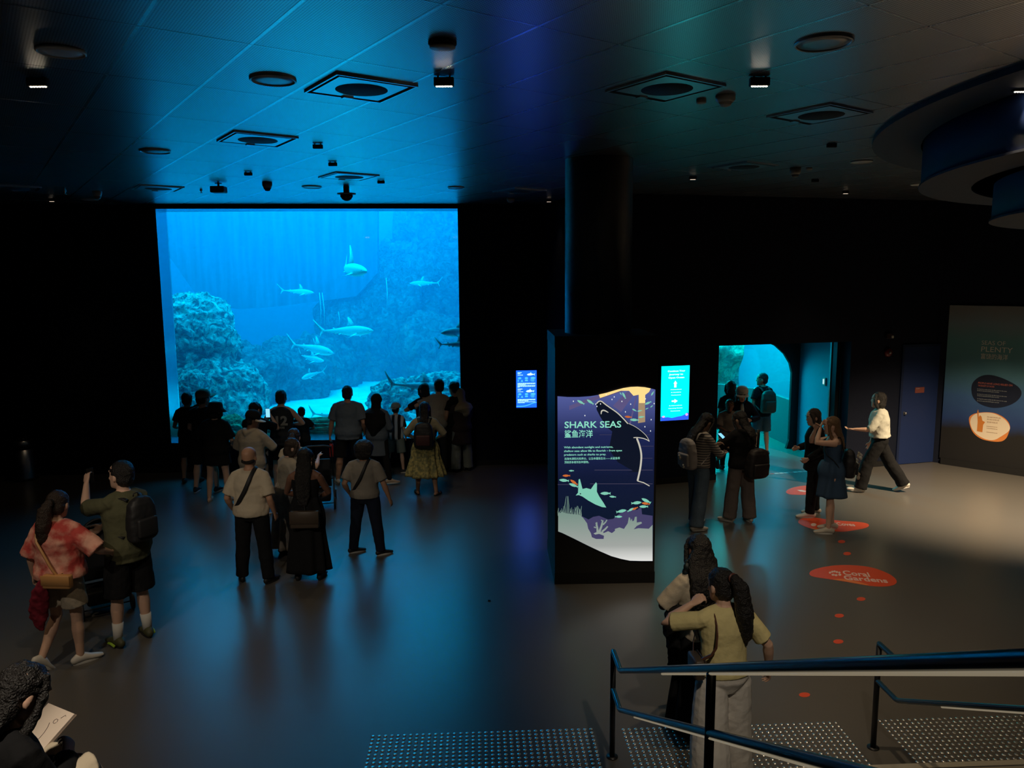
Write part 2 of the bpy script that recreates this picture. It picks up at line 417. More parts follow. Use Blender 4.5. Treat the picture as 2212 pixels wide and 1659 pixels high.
for (x, y, Y, r, sd, mt, lb) in rocks:
    b2 = rock_bm(r, sd, 6 if Y < 19 else 5, 0.17 if sd < 3 else 0.26 if Y > 16 else 0.2)
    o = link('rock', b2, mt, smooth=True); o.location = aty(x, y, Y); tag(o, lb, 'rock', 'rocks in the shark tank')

# sharks
SHG = mat('shark_skin', (0.30, 0.42, 0.40, 1), 0.6)
n_, l_ = nodes(SHG); b_ = n_['Principled BSDF']; tc_ = n_.new('ShaderNodeTexCoord'); sp_ = n_.new('ShaderNodeSeparateXYZ'); l_.new(tc_.outputs['Object'], sp_.inputs[0])
mr_ = n_.new('ShaderNodeMapRange'); mr_.inputs['From Min'].default_value = -0.06; mr_.inputs['From Max'].default_value = 0.02
l_.new(sp_.outputs['Z'], mr_.inputs['Value']); mx_ = n_.new('ShaderNodeMix'); mx_.data_type = 'RGBA'
mx_.inputs['A'].default_value = (0.95, 0.95, 0.9, 1); mx_.inputs['B'].default_value = (0.42, 0.55, 0.52, 1)
l_.new(mr_.outputs[0], mx_.inputs['Factor']); l_.new(mx_.outputs['Result'], b_.inputs['Base Color'])
SHEYE = mat('shark_eye', (0.01, 0.01, 0.01, 1), 0.2)
def shark(nose, direction, L, bend, label, roll=0.0, fat=1.0, dors=1.0):
    """direction: unit vector the shark swims along; built along +X"""
    bm = bmesh.new(); W = 0.075*fat
    def sp(t):   # centreline: x from L/2 (nose) to -L/2 (tail), lateral bend in y
        return Vector((L*(0.5-t), bend*L*(max(t-0.35, 0)**2)*1.4, 0))
    prof = [(0.0, .012, .008, -.004), (.02, .028, .018, -.002), (.06, .05, .038, 0), (.12, .066, .058, 0), (.2, .078, .074, 0), (.3, .085, .086, 0), (.4, .084, .088, 0), (.5, .074, .078, 0),
            (.6, .058, .060, .004), (.7, .040, .042, .008), (.8, .024, .026, .010), (.88, .014, .017, .012), (.93, .010, .016, .014)]
    rings = []
    for t, a, b, z in prof:
        c = sp(t)+Vector((0, 0, z*L)); c2 = sp(t+.01); d = (c2-sp(t)).normalized(); s = Vector((-d.y, d.x, 0))
        rings.append(ring_pts(c, s, Vector((0, 0, 1)), a*L*.85*fat, b*L*fat, 16))
    loft(bm, rings)
    def fin(pts, th, off=Vector((0, 0, 0)), M=None):
        q = smoothpoly([(p[0], p[1], p[2]) for p in pts], 1)
        c = Vector((0, 0, 0))
        for p in q: c += Vector(p)
        c /= len(q)
        e1 = Vector(q[len(q)//3])-Vector(q[0]); e2 = Vector(q[2*len(q)//3])-Vector(q[0]); nn = e1.cross(e2).normalized()
        b2 = bmesh.new(); rim = [b2.verts.new(p) for p in q]
        base = (Vector(pts[0])+Vector(pts[-1]))/2*.6+c*.4
        for sgn in (1, -1):
            m_ = b2.verts.new(base+nn*th*sgn)
            for i in range(len(rim)): b2.faces.new((rim[i], rim[(i+1) % len(rim)], m_))
        merge(bm, b2)
    y4 = sp(.42)
    fin([(sp(.34).x, 0, .075*L), (sp(.415).x, 0, .075*L+.12*L*dors), (sp(.47).x, y4.y, .075*L+.17*L*dors), (sp(.495).x, y4.y, .075*L+.165*L*dors), (sp(.485).x, y4.y, .075*L+.06*L*dors), (sp(.53).x, y4.y, .06*L)], .016*L)
    y7 = sp(.74)
    fin([(sp(.71).x, y7.y*.9, .04*L), (sp(.75).x, y7.y, .068*L), (sp(.77).x, y7.y, .065*L), (sp(.775).x, y7.y*1.1, .033*L)], .006*L)
    fin([(sp(.68).x, y7.y*.8, -.02*L), (sp(.72).x, y7.y*.9, -.055*L), (sp(.75).x, y7.y, -.05*L), (sp(.74).x, y7.y, -.015*L)], .006*L)
    for s in (1, -1):
        fin([(sp(.24).x, s*.055*L, -.035*L), (sp(.32).x, s*.15*L, -.085*L), (sp(.385).x, s*.22*L, -.115*L), (sp(.40).x, s*.21*L, -.115*L), (sp(.36).x, s*.11*L, -.07*L), (sp(.345).x, s*.05*L, -.045*L)], .01*L)
        fin([(sp(.58).x, s*.03*L+sp(.6).y, -.035*L), (sp(.63).x, s*.075*L+sp(.6).y, -.065*L), (sp(.66).x, s*.06*L+sp(.6).y, -.06*L), (sp(.65).x, s*.02*L+sp(.6).y, -.03*L)], .006*L)
    a, b, c, e = sp(.90), sp(1.0), sp(1.08), sp(.97)
    fin([(a.x, a.y, .03*L), (b.x, b.y, .11*L), (c.x, c.y, .22*L), (sp(1.10).x, sp(1.09).y, .215*L), (b.x-.01*L, b.y, .055*L), (e.x, e.y, .012*L), (sp(1.01).x, b.y, -.105*L), (sp(.99).x, b.y, -.11*L), (sp(.94).x, e.y, -.02*L), (a.x, a.y, .0)], .008*L)
    o = link('shark', bm, SHG, smooth=True)
    for s in (1, -1):
        b2 = bmesh.new(); ell(b2, (sp(.07).x, s*.046*L*fat, .012*L), (.006*L, .004*L, .006*L), nu=8, nv=6)
        link('eye', b2, SHEYE, o, True)
    d = Vector(direction).normalized(); up = Vector((0, 0, 1)); y = up.cross(d).normalized(); z = d.cross(y)
    M = Matrix((d, y, z)).transposed().to_4x4() @ Matrix.Rotation(roll, 4, 'X')
    M.translation = Vector(nose) - d*(L/2)
    o.matrix_world = M
    tag(o, label, 'shark', 'sharks in the tank'); return o
def sh2(nx, ny, Yn, tx, ty, Yt, bend, label, roll=0., fat=1., dors=1.):
    a = aty(nx, ny, Yn); b = aty(tx, ty, Yt); d = a-b
    return shark(a, d, d.length/1.03, bend, label, roll, fat, dors)
sh2(792, 586, 16.9, 716, 578, 17.9, 0.45, 'brightest pale shark with a tall fin, nearest the top of the tank window', fat=1.2, dors=1.9)
sh2(806, 714, 18.4, 695, 716, 18.9, -0.2, 'slim pale shark swimming right in the middle of the tank window')
sh2(720, 763, 19.0, 640, 744, 19.8, -0.25, 'faint shark swimming right just below the slim pale shark')
sh2(700, 780, 20.8, 640, 768, 21.2, 0.2, 'faintest shark directly beneath another, over the hazy rocks')
sh2(652, 818, 18.4, 690, 802, 19.1, 0.4, 'small shark turning left above the far edge of the sand')
sh2(975, 842, 16.4, 836, 830, 16.1, -0.1, 'largest shark, greenish, swimming right low over the boulder')
sh2(952, 719, 15.9, 1045, 715, 16.4, 0.1, 'shark entering at the right edge of the tank window, facing left', fat=1.1)
sh2(1030, 742, 15.9, 945, 746, 15.8, 0.2, 'dark greenish shark leaving past the right edge of the tank window')
sh2(760, 908, 16.9, 672, 893, 17.0, -0.1, 'shark resting low on the sand left of the tall man in grey')
sh2(678, 632, 23.0, 612, 628, 23.2, -0.4, 'distant dim shark in front of the streaked panel')
sh2(885, 612, 24.0, 950, 612, 24.2, 0.4, 'distant dim shark in front of the right hand rock cliff')
sh2(915, 905, 16.7, 868, 892, 17.3, 0.3, 'small pale shark low on the sand behind the capped child')
# thin pale lines, modelled as tubes
PALELINE = mat('pale_line', (0.9, 0.95, 0.95, 1), 0.5)
for (x0, y0, x1, y1, Y, lb) in ((690, 632, 693, 706, 18.2, 'thin pale vertical line, leftmost of the two long ones beside the slim shark tail'), (696, 632, 701, 704, 18.3, 'thin pale vertical line, right one of the long pair beside the slim shark tail'),
        (731, 673, 732, 703, 18.2, 'short thin pale line above the slim shark back'), (834, 600, 836, 667, 18.4, 'long thin pale line before the triangular rock'), (676, 730, 678, 748, 18.0, 'shortest bright line just above the faint shark')):
    bm = bmesh.new(); a = aty(x0, y0, Y); b = aty(x1, y1, Y); m_ = (a+b)/2+Vector((.02, 0, 0)); tube(bm, [a, (a+m_)/2, m_, b], [.004, .009, .009, .004], 6)
    tag(link('pale_line', bm, PALELINE, smooth=True), lb, 'line', 'thin pale lines in the shark tank')
# water volume
wm = bpy.data.materials.new('water'); wm.use_nodes = True; n_, l_ = nodes(wm); n_.remove(n_['Principled BSDF']); oo = n_['Material Output']
vs = n_.new('ShaderNodeVolumeScatter'); vs.inputs['Color'].default_value = (0.02, 0.62, 1.0, 1); vs.inputs['Density'].default_value = 0.060; vs.inputs['Anisotropy'].default_value = 0.1
va = n_.new('ShaderNodeVolumeAbsorption'); va.inputs['Color'].default_value = (0.0, 0.85, 1.0, 1); va.inputs['Density'].default_value = 0.04
ad = n_.new('ShaderNodeAddShader'); l_.new(vs.outputs[0], ad.inputs[0]); l_.new(va.outputs[0], ad.inputs[1]); l_.new(ad.outputs[0], oo.inputs['Volume'])
bm = bmesh.new(); fbox(bm, W1P, W1U, W1V, -9.15, 6.25, DEP+0.005, 13.15, -0.3, 7.85)
o = link('water', bm, wm); tag(o, 'blue water filling the big shark tank', 'water', kind='stuff')
# ------------------------------------------------------------------ text helper (built-in font), converted to mesh
def text(body, origin, U, up, cap, m, name, parent=None, off=0.004, width=None, align='LEFT', bold=0.0, spacing=1.0, line=1.0, frame=None):
    c = bpy.data.curves.new(name, 'FONT'); c.body = body; c.size = cap/0.72; c.align_x = align; c.offset = bold*cap; c.space_character = spacing; c.space_line = line
    c.resolution_u = 3; c.extrude = 0.0008
    o = bpy.data.objects.new(name, c); COL.objects.link(o)
    dg = bpy.context.evaluated_depsgraph_get(); dg.update()
    me = bpy.data.meshes.new_from_object(o.evaluated_get(dg), depsgraph=dg)
    bpy.data.objects.remove(o); bpy.data.curves.remove(c)
    o = bpy.data.objects.new(name, me); COL.objects.link(o); me.materials.clear(); me.materials.append(m)
    xs = [v.co.x for v in me.vertices] or [0, 1]
    w0 = max(xs)-min(xs); sx = 1.0
    if width and w0 > 0:
        sx = width/w0; mid = 0 if align == 'LEFT' else 0
        for v in me.vertices: v.co.x *= sx
    U = Vector(U).normalized(); up = Vector(up).normalized(); N = U.cross(up)
    M = Matrix((U, up, N)).transposed().to_4x4(); M.translation = Vector(origin)+N*off
    if parent is not None:
        o.parent = parent; o.matrix_local = parent.matrix_world.inverted() @ M
    else: o.matrix_world = M
    return o
UP = Vector((0, 0, 1))
def wl(parent, o):       # keep world placement under a parent placed at parent.location / rotation
    o.matrix_parent_inverse = pm(parent).inverted(); return o
def pm(e):
    return Matrix.Translation(e.location) @ e.rotation_euler.to_matrix().to_4x4()
def wempty(name, loc, rz=0):
    e = empty(name, loc, rz); e.matrix_world = pm(e); return e
def wpart(name, bm, m, e, smooth=False):   # part given in world coordinates
    bmesh.ops.transform(bm, matrix=pm(e).inverted(), verts=bm.verts)
    return link(name, bm, m, e, smooth)

# ------------------------------------------------------------------ ceiling things
GRILLE = mat('white_enamel', (0.45, 0.46, 0.45, 1), 0.5)
GREYP = mat('grey_plastic', (0.35, 0.35, 0.34, 1), 0.5)
VDARK = mat('vent_void', (0.004, 0.004, 0.005, 1), 0.9)
VPAN = mat('vent_panel_metal', (0.80, 0.82, 0.85, 1), 0.32, metal=1.0)
VMESH = mat('vent_filter', (0.03, 0.05, 0.07, 1), 0.7, bump=1.0, bscale=90)
vents = [(-1.10, 5.90, 'large square ceiling vent with a round dark filter, nearest above the hall'),
 (-2.52, 7.92, 'square ceiling vent with dirty panel, behind the nearest lit vent'),
 (-2.20, 10.74, 'small looking square ceiling vent above the dome camera'),
 (-5.33, 11.92, 'square ceiling vent straddling the left shadow edge of the blue ceiling'),
 (1.15, 5.95, 'dark square ceiling vent in front of the tall column'),
 (2.68, 6.92, 'dark square ceiling vent right of the brightest six lamp fitting'),
 (2.95, 10.05, 'dim square ceiling vent beyond the column to the right'),
 (0.14, 12.66, 'dark square ceiling vent left of the column near the back wall'),
 (-7.4, 11.8, 'dark square ceiling vent at the far left of the ceiling')]
for (x, y, lb) in vents:
    t = wempty('ceiling_vent', (x, y, CEIL), radians(35)); tag(t, lb, 'air vent', 'square vents in the ceiling')
    bm = bmesh.new(); box(bm, (0, 0, -0.006), (0.60, 0.60, 0.01)); link('recess', bm, VDARK, t)
    bm = bmesh.new()
    for (cx, cy_, sx, sy) in ((0, .305, .625, .014), (0, -.305, .625, .014), (.305, 0, .014, .596), (-.305, 0, .014, .596)): box(bm, (cx, cy_, -0.009), (sx, sy, .016))
    link('frame', bm, VPAN, t)
    bm = bmesh.new(); box(bm, (-0.015, -0.025, -0.018), (0.53, 0.51, 0.006)); link('panel', bm, VPAN, t)
    bm = bmesh.new(); cyl(bm, (0.0, -0.02, -0.0225), 0.19, 0.0015, 32); link('filter', bm, VMESH, t, True)
    bm = bmesh.new(); box(bm, (0.0, 0.24, -0.024), (0.08, 0.05, 0.02)); link('clip', bm, VPAN, t)
discs = [(-2.74, 4.93, .14, 'pale round ceiling speaker above the left lamp fitting', 1), (-1.66, 5.63, .16, 'round ceiling speaker left of the large lit vent', 0),
 (-3.84, 8.58, .16, 'round ceiling speaker half lit at the left shadow edge', 0), (4.31, 9.72, .13, 'pale round ceiling speaker beside the stepped ceiling feature', 1),
 (6.28, 12.11, .13, 'pale round ceiling speaker farthest right near the doorway wall', 1), (-7.2, 13.48, .13, 'pale round ceiling speaker at far left over the back wall', 1),
 (-0.84, 12.11, .13, 'small round ceiling speaker at the right shadow edge', 0), (1.89, 4.86, .17, 'large dark round ceiling speaker in the upper right of the photo', 0), (-3.0, 11.9, .15, 'faint round ceiling speaker near the back wall, left of the dome camera', 0)]
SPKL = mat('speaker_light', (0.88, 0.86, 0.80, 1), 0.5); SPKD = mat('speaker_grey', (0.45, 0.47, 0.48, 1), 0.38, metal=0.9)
for (x, y, r, lb, lite) in discs:
    t = wempty('ceiling_speaker', (x, y, CEIL)); tag(t, lb, 'speaker', 'round speakers in the ceiling')
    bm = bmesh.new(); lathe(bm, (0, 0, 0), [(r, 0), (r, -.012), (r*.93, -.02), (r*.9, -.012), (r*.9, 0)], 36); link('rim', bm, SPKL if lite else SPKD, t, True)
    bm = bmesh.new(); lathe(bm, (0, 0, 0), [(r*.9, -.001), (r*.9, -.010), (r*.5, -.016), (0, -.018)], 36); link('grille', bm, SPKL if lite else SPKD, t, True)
WARM = (1.0, 0.76, 0.48); NEUT = (1.0, 0.86, 0.68)
CELL = emis('lamp_cell', (1.0, 0.83, 0.6, 1), 22.0); CELLD = emis('lamp_cell_dim', (1.0, 0.80, 0.6, 1), 1.4)
lamps = [ # x, y, on, power, angle, label
 (-3.25, 5.53, 1, 95, 75, 'lit six lamp ceiling downlight at the far left'), (-0.46, 5.60, 1, 8, 60, 'lit six lamp downlight at the right edge of the blue ceiling'),
 (1.76, 5.66, 1, 200, 66, 'brightest six lamp downlight, right of the column'), (3.76, 5.88, 1, 40, 60, 'six lamp downlight cut by the right edge of the photo'),
 (2.54, 11.0, 2, 90, 70, 'small glowing downlight just right of the column top'), (5.53, 13.0, 2, 40, 70, 'small glowing downlight near the top of the doorway wall'),
 (0.68, 14.01, 2, 5, 60, 'small glowing downlight left of the column near the back wall'), (-7.79, 13.36, 2, 8, 70, 'tiny glowing downlight at the far left near the back wall'),
 (-2.0, 8.25, 0, -28, 70, 'small dark downlight below the second lit vent'), (-2.13, 9.49, 0, -28, 60, 'small dark downlight above the farthest lit vent'),
 (-3.41, 10.28, 0, 34, 95, 'small dark downlight above the hanging projector'), (-1.84, 11.21, 0, 34, 95, 'small dark downlight right of the dome camera'),
 (-6.2, 6.3, 0, 70, 75, 'dark downlight among the shadows at upper left'), (3.4, 8.4, 0, 110, 80, 'small dim downlight right of the column'), (4.4, 11.4, 0, 60, 80, 'small dim downlight before the doorway wall')]
for (x, y, on, pw, ang, lb) in lamps:
    t = wempty('ceiling_downlight', (x, y, CEIL)); tag(t, lb, 'downlight', 'slim downlights under the ceiling')
    big = on == 1; s = .82 if big else 0.6
    bm = bmesh.new(); rbox(bm, (0, 0, -0.045*s), (.17*s, .055*s, .07*s), .004, 1); link('housing', bm, BLACK, t)
    bm = bmesh.new(); box(bm, (-.05*s, 0, -.005), (.012, .012, .012)); box(bm, (.05*s, 0, -.005), (.012, .012, .012)); link('bracket', bm, DARKMETAL, t)
    if on == 1:
        for k in range(6):
            bm = bmesh.new(); cyl(bm, ((k-2.5)*.0195, 0, -.070), .0082, .004, 14); link('lamp_cell', bm, CELL, t)
    elif on == 2:
        bm = bmesh.new(); box(bm, (0, 0, -.045*s-.037*s), (.12*s, .035*s, .003)); link('lamp_cell', bm, CELLD, t)
    if pw > 0: spot('lamp_beam', (0, 0, -0.12), pw, WARM, ang, 0.9, t, rot=(radians(20), 0, radians(-30)) if pw == 200 else (0, 0, 0), size=0.06)
    if pw < 0: spot('lamp_beam', (0, 0, -0.12), -pw, NEUT, 46, 0.9, t, rot=(radians(40), 0, 0), size=0.06)
# added unseen spots above the viewer, to brighten backs and the sketch pad
for (x, y, pw, tx, ty, ang) in ((-4.2, 2.6, 170, 45, -3, 60), (-2.6, 2.8, 190, 58, 2, 38), (1.4, 1.8, 210, 42, -2, 34), (-2.25, 1.8, 330, 24, -13, 20), (1.9, 2.6, 260, 58, -22, 36)):
    t = wempty('ceiling_downlight', (x, y, CEIL)); tag(t, 'added unseen downlight over the stairs above the viewer', 'downlight', 'added downlights over the stairs')
    bm = bmesh.new(); rbox(bm, (0, 0, -0.045), (.17, .055, .07), .004, 1); link('housing', bm, BLACK, t)
    spot('lamp_beam', (0, 0, -0.12), pw, NEUT, ang, 0.9, t, rot=(radians(tx), 0, radians(ty)), size=0.06)
# detectors, camera, projector, sprinklers
def lathething(name, x, y, prof, m, lb, cat, grp=None, mesh2=None):
    t = wempty(name, (x, y, CEIL)); tag(t, lb, cat, grp)
    bm = bmesh.new(); lathe(bm, (0, 0, 0), prof, 28); link('base', bm, m, t, True)
    if mesh2:
        bm = bmesh.new(); lathe(bm, (0, 0, 0), mesh2[0], 28); link(mesh2[2], bm, mesh2[1], t, True)
    return t
SMK = mat('detector_plastic', (0.7, 0.68, 0.6, 1), 0.45)
lathething('smoke_detector', -0.40, 4.81, [(.085, 0), (.085, -.016), (.075, -.022)], BLACK, 'round smoke detector with white lens above the right lit downlight', 'detector', 'detectors on the ceiling', ([(.075, -.022), (.078, -.034), (.03, -.042), (0, -.043)], SMK, 'lens'))
lathething('smoke_detector', 1.68, 6.24, [(.075, 0), (.075, -.03), (.06, -.05)], SMK, 'cream domed detector below the brightest downlight', 'detector', 'detectors on the ceiling', ([(.055, -.05), (.04, -.075), (.012, -.085), (0, -.086)], SMK, 'dome'))
lathething('smoke_detector', 1.52, 6.36, [(.04, 0), (.04, -.025), (.03, -.032)], SMK, 'small cream sensor beside the domed detector', 'detector', 'detectors on the ceiling')
lathething('smoke_detector', 3.69, 10.24, [(.07, 0), (.07, -.06), (.05, -.09)], SMK, 'pale domed detector beyond the column, left of a small sensor', 'detector', 'detectors on the ceiling', ([(.05, -.09), (.035, -.12), (0, -.13)], GREYP, 'dome'))
lathething('smoke_detector', 3.87, 10.25, [(.04, 0), (.04, -.025), (.03, -.03)], SMK, 'small sensor right of the far domed detector', 'detector', 'detectors on the ceiling')
lathething('smoke_detector', -3.51, 11.38, [(.07, 0), (.07, -.04), (.055, -.08)], GREYP, 'grey domed detector between projector and dome camera', 'detector', 'detectors on the ceiling', ([(.055, -.08), (.03, -.12), (0, -.125)], BLACK, 'dome'))
lathething('smoke_detector', -6.47, 12.33, [(.07, 0), (.07, -.04), (.055, -.08)], SMK, 'pale domed detector at left, beyond the shadow edge', 'detector', 'detectors on the ceiling', ([(.055, -.08), (.035, -.12), (0, -.125)], GREYP, 'dome'))
lathething('smoke_detector', 0.0, 13.8, [(.07, 0), (.07, -.03), (.05, -.07), (0, -.09)], SMK, 'pale domed detector left of the column by the back wall', 'detector', 'detectors on the ceiling')
lathething('dome_camera', -2.49, 11.95, [(.045, 0), (.045, -.09), (.14, -.10), (.14, -.115), (.09, -.12)], GREYP, 'dark dome security camera hanging before the tank window', 'camera', None, ([(.095, -.12), (.095, -.15), (.07, -.19), (.03, -.215), (0, -.22)], mat('camera_dome', (.01, .01, .012, 1), .1), 'dome'))
t = wempty('projector', (-4.24, 11.45, CEIL)); tag(t, 'small dark projector box hanging above the left of the tank window', 'projector')
bm = bmesh.new(); rbox(bm, (0, 0, -.09), (.2, .16, .09), .01, 1); link('body', bm, BLACK, t)
bm = bmesh.new(); cyl(bm, (0, 0, -.05), .015, .05, 10); cyl(bm, (0, 0, -.006), .05, .006, 16); link('mount', bm, DARKMETAL, t)
for (x, y, lb) in ((-4.78, 12.18, 'tiny glinting sprinkler head left of the projector'), (-6.9, 12.2, 'tiny glinting sprinkler head at the far left')):
    t = lathething('sprinkler_head', x, y, [(.02, 0), (.02, -.02), (.008, -.03), (.008, -.05), (.022, -.052), (.022, -.056)], mat('chrome', (.9, .9, .88, 1), .15, metal=1), lb, 'sprinkler')
# stepped round ceiling feature
FEATB = mat('feature_blue', (0.012, 0.035, 0.14, 1), 0.6); FEATG = mat('feature_grey', (0.06, 0.07, 0.10, 1), 0.6)
t = wempty('ceiling_feature', (8.43, 6.2, CEIL)); tag(t, 'huge stepped round ceiling feature with blue sides and grey rims', 'ceiling feature')
def ringband(bm, r0, r1, z0, z1, n=96):
    lathe(bm, (0, 0, 0), [(r0, z0), (r0, z1), (r1, z1), (r1, z0)], n)
    return
bm = bmesh.new(); lathe(bm, (0, 0, 0), [(5.1, 0), (5.1, -.05), (4.64, -.05), (4.64, 0)], 120); link('rim', bm, FEATG, t, False)
bm = bmesh.new(); lathe(bm, (0, 0, 0), [(4.62, 0), (4.62, -.47), (4.2, -.47), (4.2, 0)], 120); link('tier', bm, FEATB, t, True)
bm = bmesh.new(); lathe(bm, (0, 0, 0), [(4.64, -.47), (4.64, -.49), (4.15, -.49), (4.15, -.47)], 120); link('rim', bm, FEATG, t, False)
bm = bmesh.new(); lathe(bm, (0, 0, 0), [(3.95, -.05), (3.95, -.83), (3.5, -.83), (3.5, -.05)], 120); link('tier', bm, FEATB, t, True)
bm = bmesh.new(); lathe(bm, (0, 0, 0), [(3.97, -.83), (3.97, -.85), (3.62, -.85), (3.62, -.83)], 120); link('rim', bm, FEATG, t, False)
bm = bmesh.new(); lathe(bm, (0, 0, 0), [(3.6, -.80), (3.6, -.84), (0, -.84)], 120); link('grille_disc', bm, mat('feature_grille', (.05, .07, .07, 1), .7, bump=.5, bscale=30), t, False)
spot('lamp_beam', (-2.0, -2.2, -0.95), 60, WARM, 110, 0.9, t, size=0.1)
spot('lamp_beam', (-0.5, 4.0, -0.95), 2300, WARM, 84, 1.0, t, rot=(radians(24), 0, radians(4)), size=0.1)

# ------------------------------------------------------------------ column and information kiosk
COLM = mat('column_paint', (0.012, 0.02, 0.045, 1), 0.35)
bm = bmesh.new(); cyl(bm, (1.06, 9.47, 0), 0.405, CEIL, 64); o = struct(link('column', bm, COLM, smooth=True)); tag(o, 'tall round dark column rising out of the kiosk to the ceiling', 'column', kind='structure')
for p in o.data.polygons:
    if abs(p.normal.z) > .9: p.use_smooth = False
KA = radians(1.4); KP = Vector((0.50, 8.85, 0)); KU = Vector((cos(KA), sin(KA), 0)); KV = Vector((-sin(KA), cos(KA), 0))
kio = wempty('information_kiosk', (1.1, 9.47, 0)); tag(kio, 'tall black box kiosk round the column with a backlit shark poster', 'kiosk')
KB = mat('kiosk_black', (0.018, 0.018, 0.018, 1), 0.55); KBB = mat('kiosk_plinth', (0.006, 0.006, 0.006, 1), 0.5); KT = mat('kiosk_cap', (0.012, 0.016, 0.02, 1), 0.6)
bm = bmesh.new()
fbox(bm, KP, KU, KV, 0.0, 1.20, 0.0, 1.22, 0.14, 2.86)
wpart('body', bm, KB, kio)
bm = bmesh.new(); fbox(bm, KP, KU, KV, -0.005, 1.205, -0.008, 1.225, 0.0, 0.14); wpart('plinth', bm, KBB, kio)
bm = bmesh.new(); fbox(bm, KP, KU, KV, -0.005, 1.205, -0.008, 1.225, 2.86, 2.99); wpart('cap', bm, KT, kio)
# art
PD = 0.012
def kpx(x, y, d=0.0): return onpl(x, y, KP-KV*(PD+d), KV)
def A1(x, y): return (1190+x/8.296, 820+y/8.296)
def A2(x, y): return (1190+x/6.146, 1010+y/6.146)
def kpoly(bm, pts, d, th=0.0006):
    prism(bm, [kpx(x, y, d) for x, y in pts], -KV*th)
top = [A1(*q) for q in ((118, 298), (300, 312), (500, 312), (700, 298), (850, 275), (1000, 240), (1150, 195), (1300, 155), (1430, 135), (1550, 130), (1680, 140), (1790, 160), (1868, 178))]
bot = [A2(*q) for q in ((1350, 1240), (1200, 1240), (1050, 1236), (930, 1212), (800, 1175), (650, 1110), (500, 1040), (300, 940), (150, 868), (97, 848))]
bm = bmesh.new()
prism(bm, [onpl(x, y, KP-KV*0.002, KV) for x, y in top+bot], -KV*(PD-0.002))
PB = emis('poster_deep_blue', S(30, 36, 78), 1.0)
n_, l_ = nodes(PB); b_ = n_['Principled BSDF']; g_ = n_.new('ShaderNodeNewGeometry'); s_ = n_.new('ShaderNodeSeparateXYZ'); l_.new(g_.outputs['Position'], s_.inputs[0])
r_ = n_.new('ShaderNodeValToRGB'); mr_ = n_.new('ShaderNodeMapRange'); mr_.inputs['From Min'].default_value = 0.3; mr_.inputs['From Max'].default_value = 2.35
l_.new(s_.outputs['Z'], mr_.inputs['Value']); l_.new(mr_.outputs[0], r_.inputs['Fac'])
e = r_.color_ramp.elements; e[0].position = 0.25; e[0].color = S(10, 22, 44); e[1].position = 1.0; e[1].color = S(86, 96, 160)
q = e.new(0.5); q.color = S(16, 24, 52); q = e.new(0.75); q.color = S(30, 38, 82)
l_.new(r_.outputs[0], b_.inputs['Emission Color'])
panel = wpart('light_panel', bm, PB, kio)
panel['label'] = 'backlit blue poster panel with wavy top and bottom'
def kart(name, polys, m, d, lab=None):
    bm = bmesh.new()
    for p in polys: kpoly(bm, p, d)
    o = wpart(name, bm, m, kio)
    o.parent = panel; o.matrix_parent_inverse = Matrix.Identity(4)
    return o
def kmany(name, polys, m, d):
    for p in polys: kart(name, [p], m, d)
def fish(cx, cy_, L, ang, T=A1):
    P_ = [(-.5, 0), (-.35, .09), (-.1, .15), (.15, .12), (.35, .04), (.5, .13), (.46, 0), (.5, -.12), (.35, -.05), (.15, -.13), (-.1, -.15), (-.35, -.09)]
    c, s = cos(ang), sin(ang)
    return [T(cx+L*(x*c-y*s), cy_+L*(x*s+y*c)) for x, y in P_]
e1 = emis('poster_ray', S(150, 128, 128), 1.0); e2 = emis('poster_ray_dim', S(92, 84, 128), 1.0)
kmany('light_ray', [[A1(*q) for q in ((1330, 150), (1290, 215), (700, 395), (330, 545), (330, 470), (700, 325))], [A1(*q) for q in ((1375, 200), (1480, 280), (1260, 580), (1110, 470))],
                   [A1(*q) for q in ((1525, 275), (1550, 275), (1430, 800), (1405, 790))]], e2, 0.001)
kart('light_ray', [[A1(*q) for q in ((1570, 270), (1685, 270), (1690, 760), (1562, 780))]], emis('poster_ray_warm', S(165, 140, 110), 1.0), 0.0012)
kart('sun', [[A1(*q) for q in ((860, 268), (1000, 236), (1150, 191), (1300, 151), (1430, 131), (1550, 126), (1680, 136), (1790, 158), (1760, 220), (1690, 275), (1690, 420), (1580, 420), (1575, 270), (1480, 290), (1400, 200), (1250, 200), (1000, 290), (880, 330))]], emis('poster_sun', S(255, 218, 140), 1.05), 0.0016)
kmany('shelf_line', [[A1(a, y), A1(b, y), A1(b, y+7), A1(a, y+7)] for (a, b, y) in ((870, 1780, 985), (1120, 1840, 1190), (1240, 1820, 1405), (780, 1830, 1620))] + [[A2(a, y), A2(b, y), A2(b, y+7), A2(a, y+7)] for (a, b, y) in ((580, 1350, 30), (520, 1350, 212), (90, 400, 222))], emis('poster_line', S(66, 62, 84), 1.0), 0.001)
SHK = emis('poster_shark_dark', S(14, 20, 36), 1.0); SHW = emis('poster_shark_outline', S(196, 192, 178), 1.0)
shark_out = [A1(*q) for q in ((815, 440), (850, 390), (900, 380), (970, 420), (1100, 510), (1200, 585), (1300, 670), (1400, 780), (1520, 840), (1640, 930), (1720, 1010), (1765, 1105), (1690, 1050), (1560, 1030), (1600, 1150), (1635, 1300), (1630, 1470), (1610, 1640))]
shark_in = [A1(*q) for q in ((1480, 1640), (1200, 1480), (1040, 1250), (1100, 930), (1000, 850), (880, 660), (820, 540))]
kart('shark_print', [shark_out+[A2(1180, 60), A2(1000, 60)]+shark_in], SHK, 0.002)
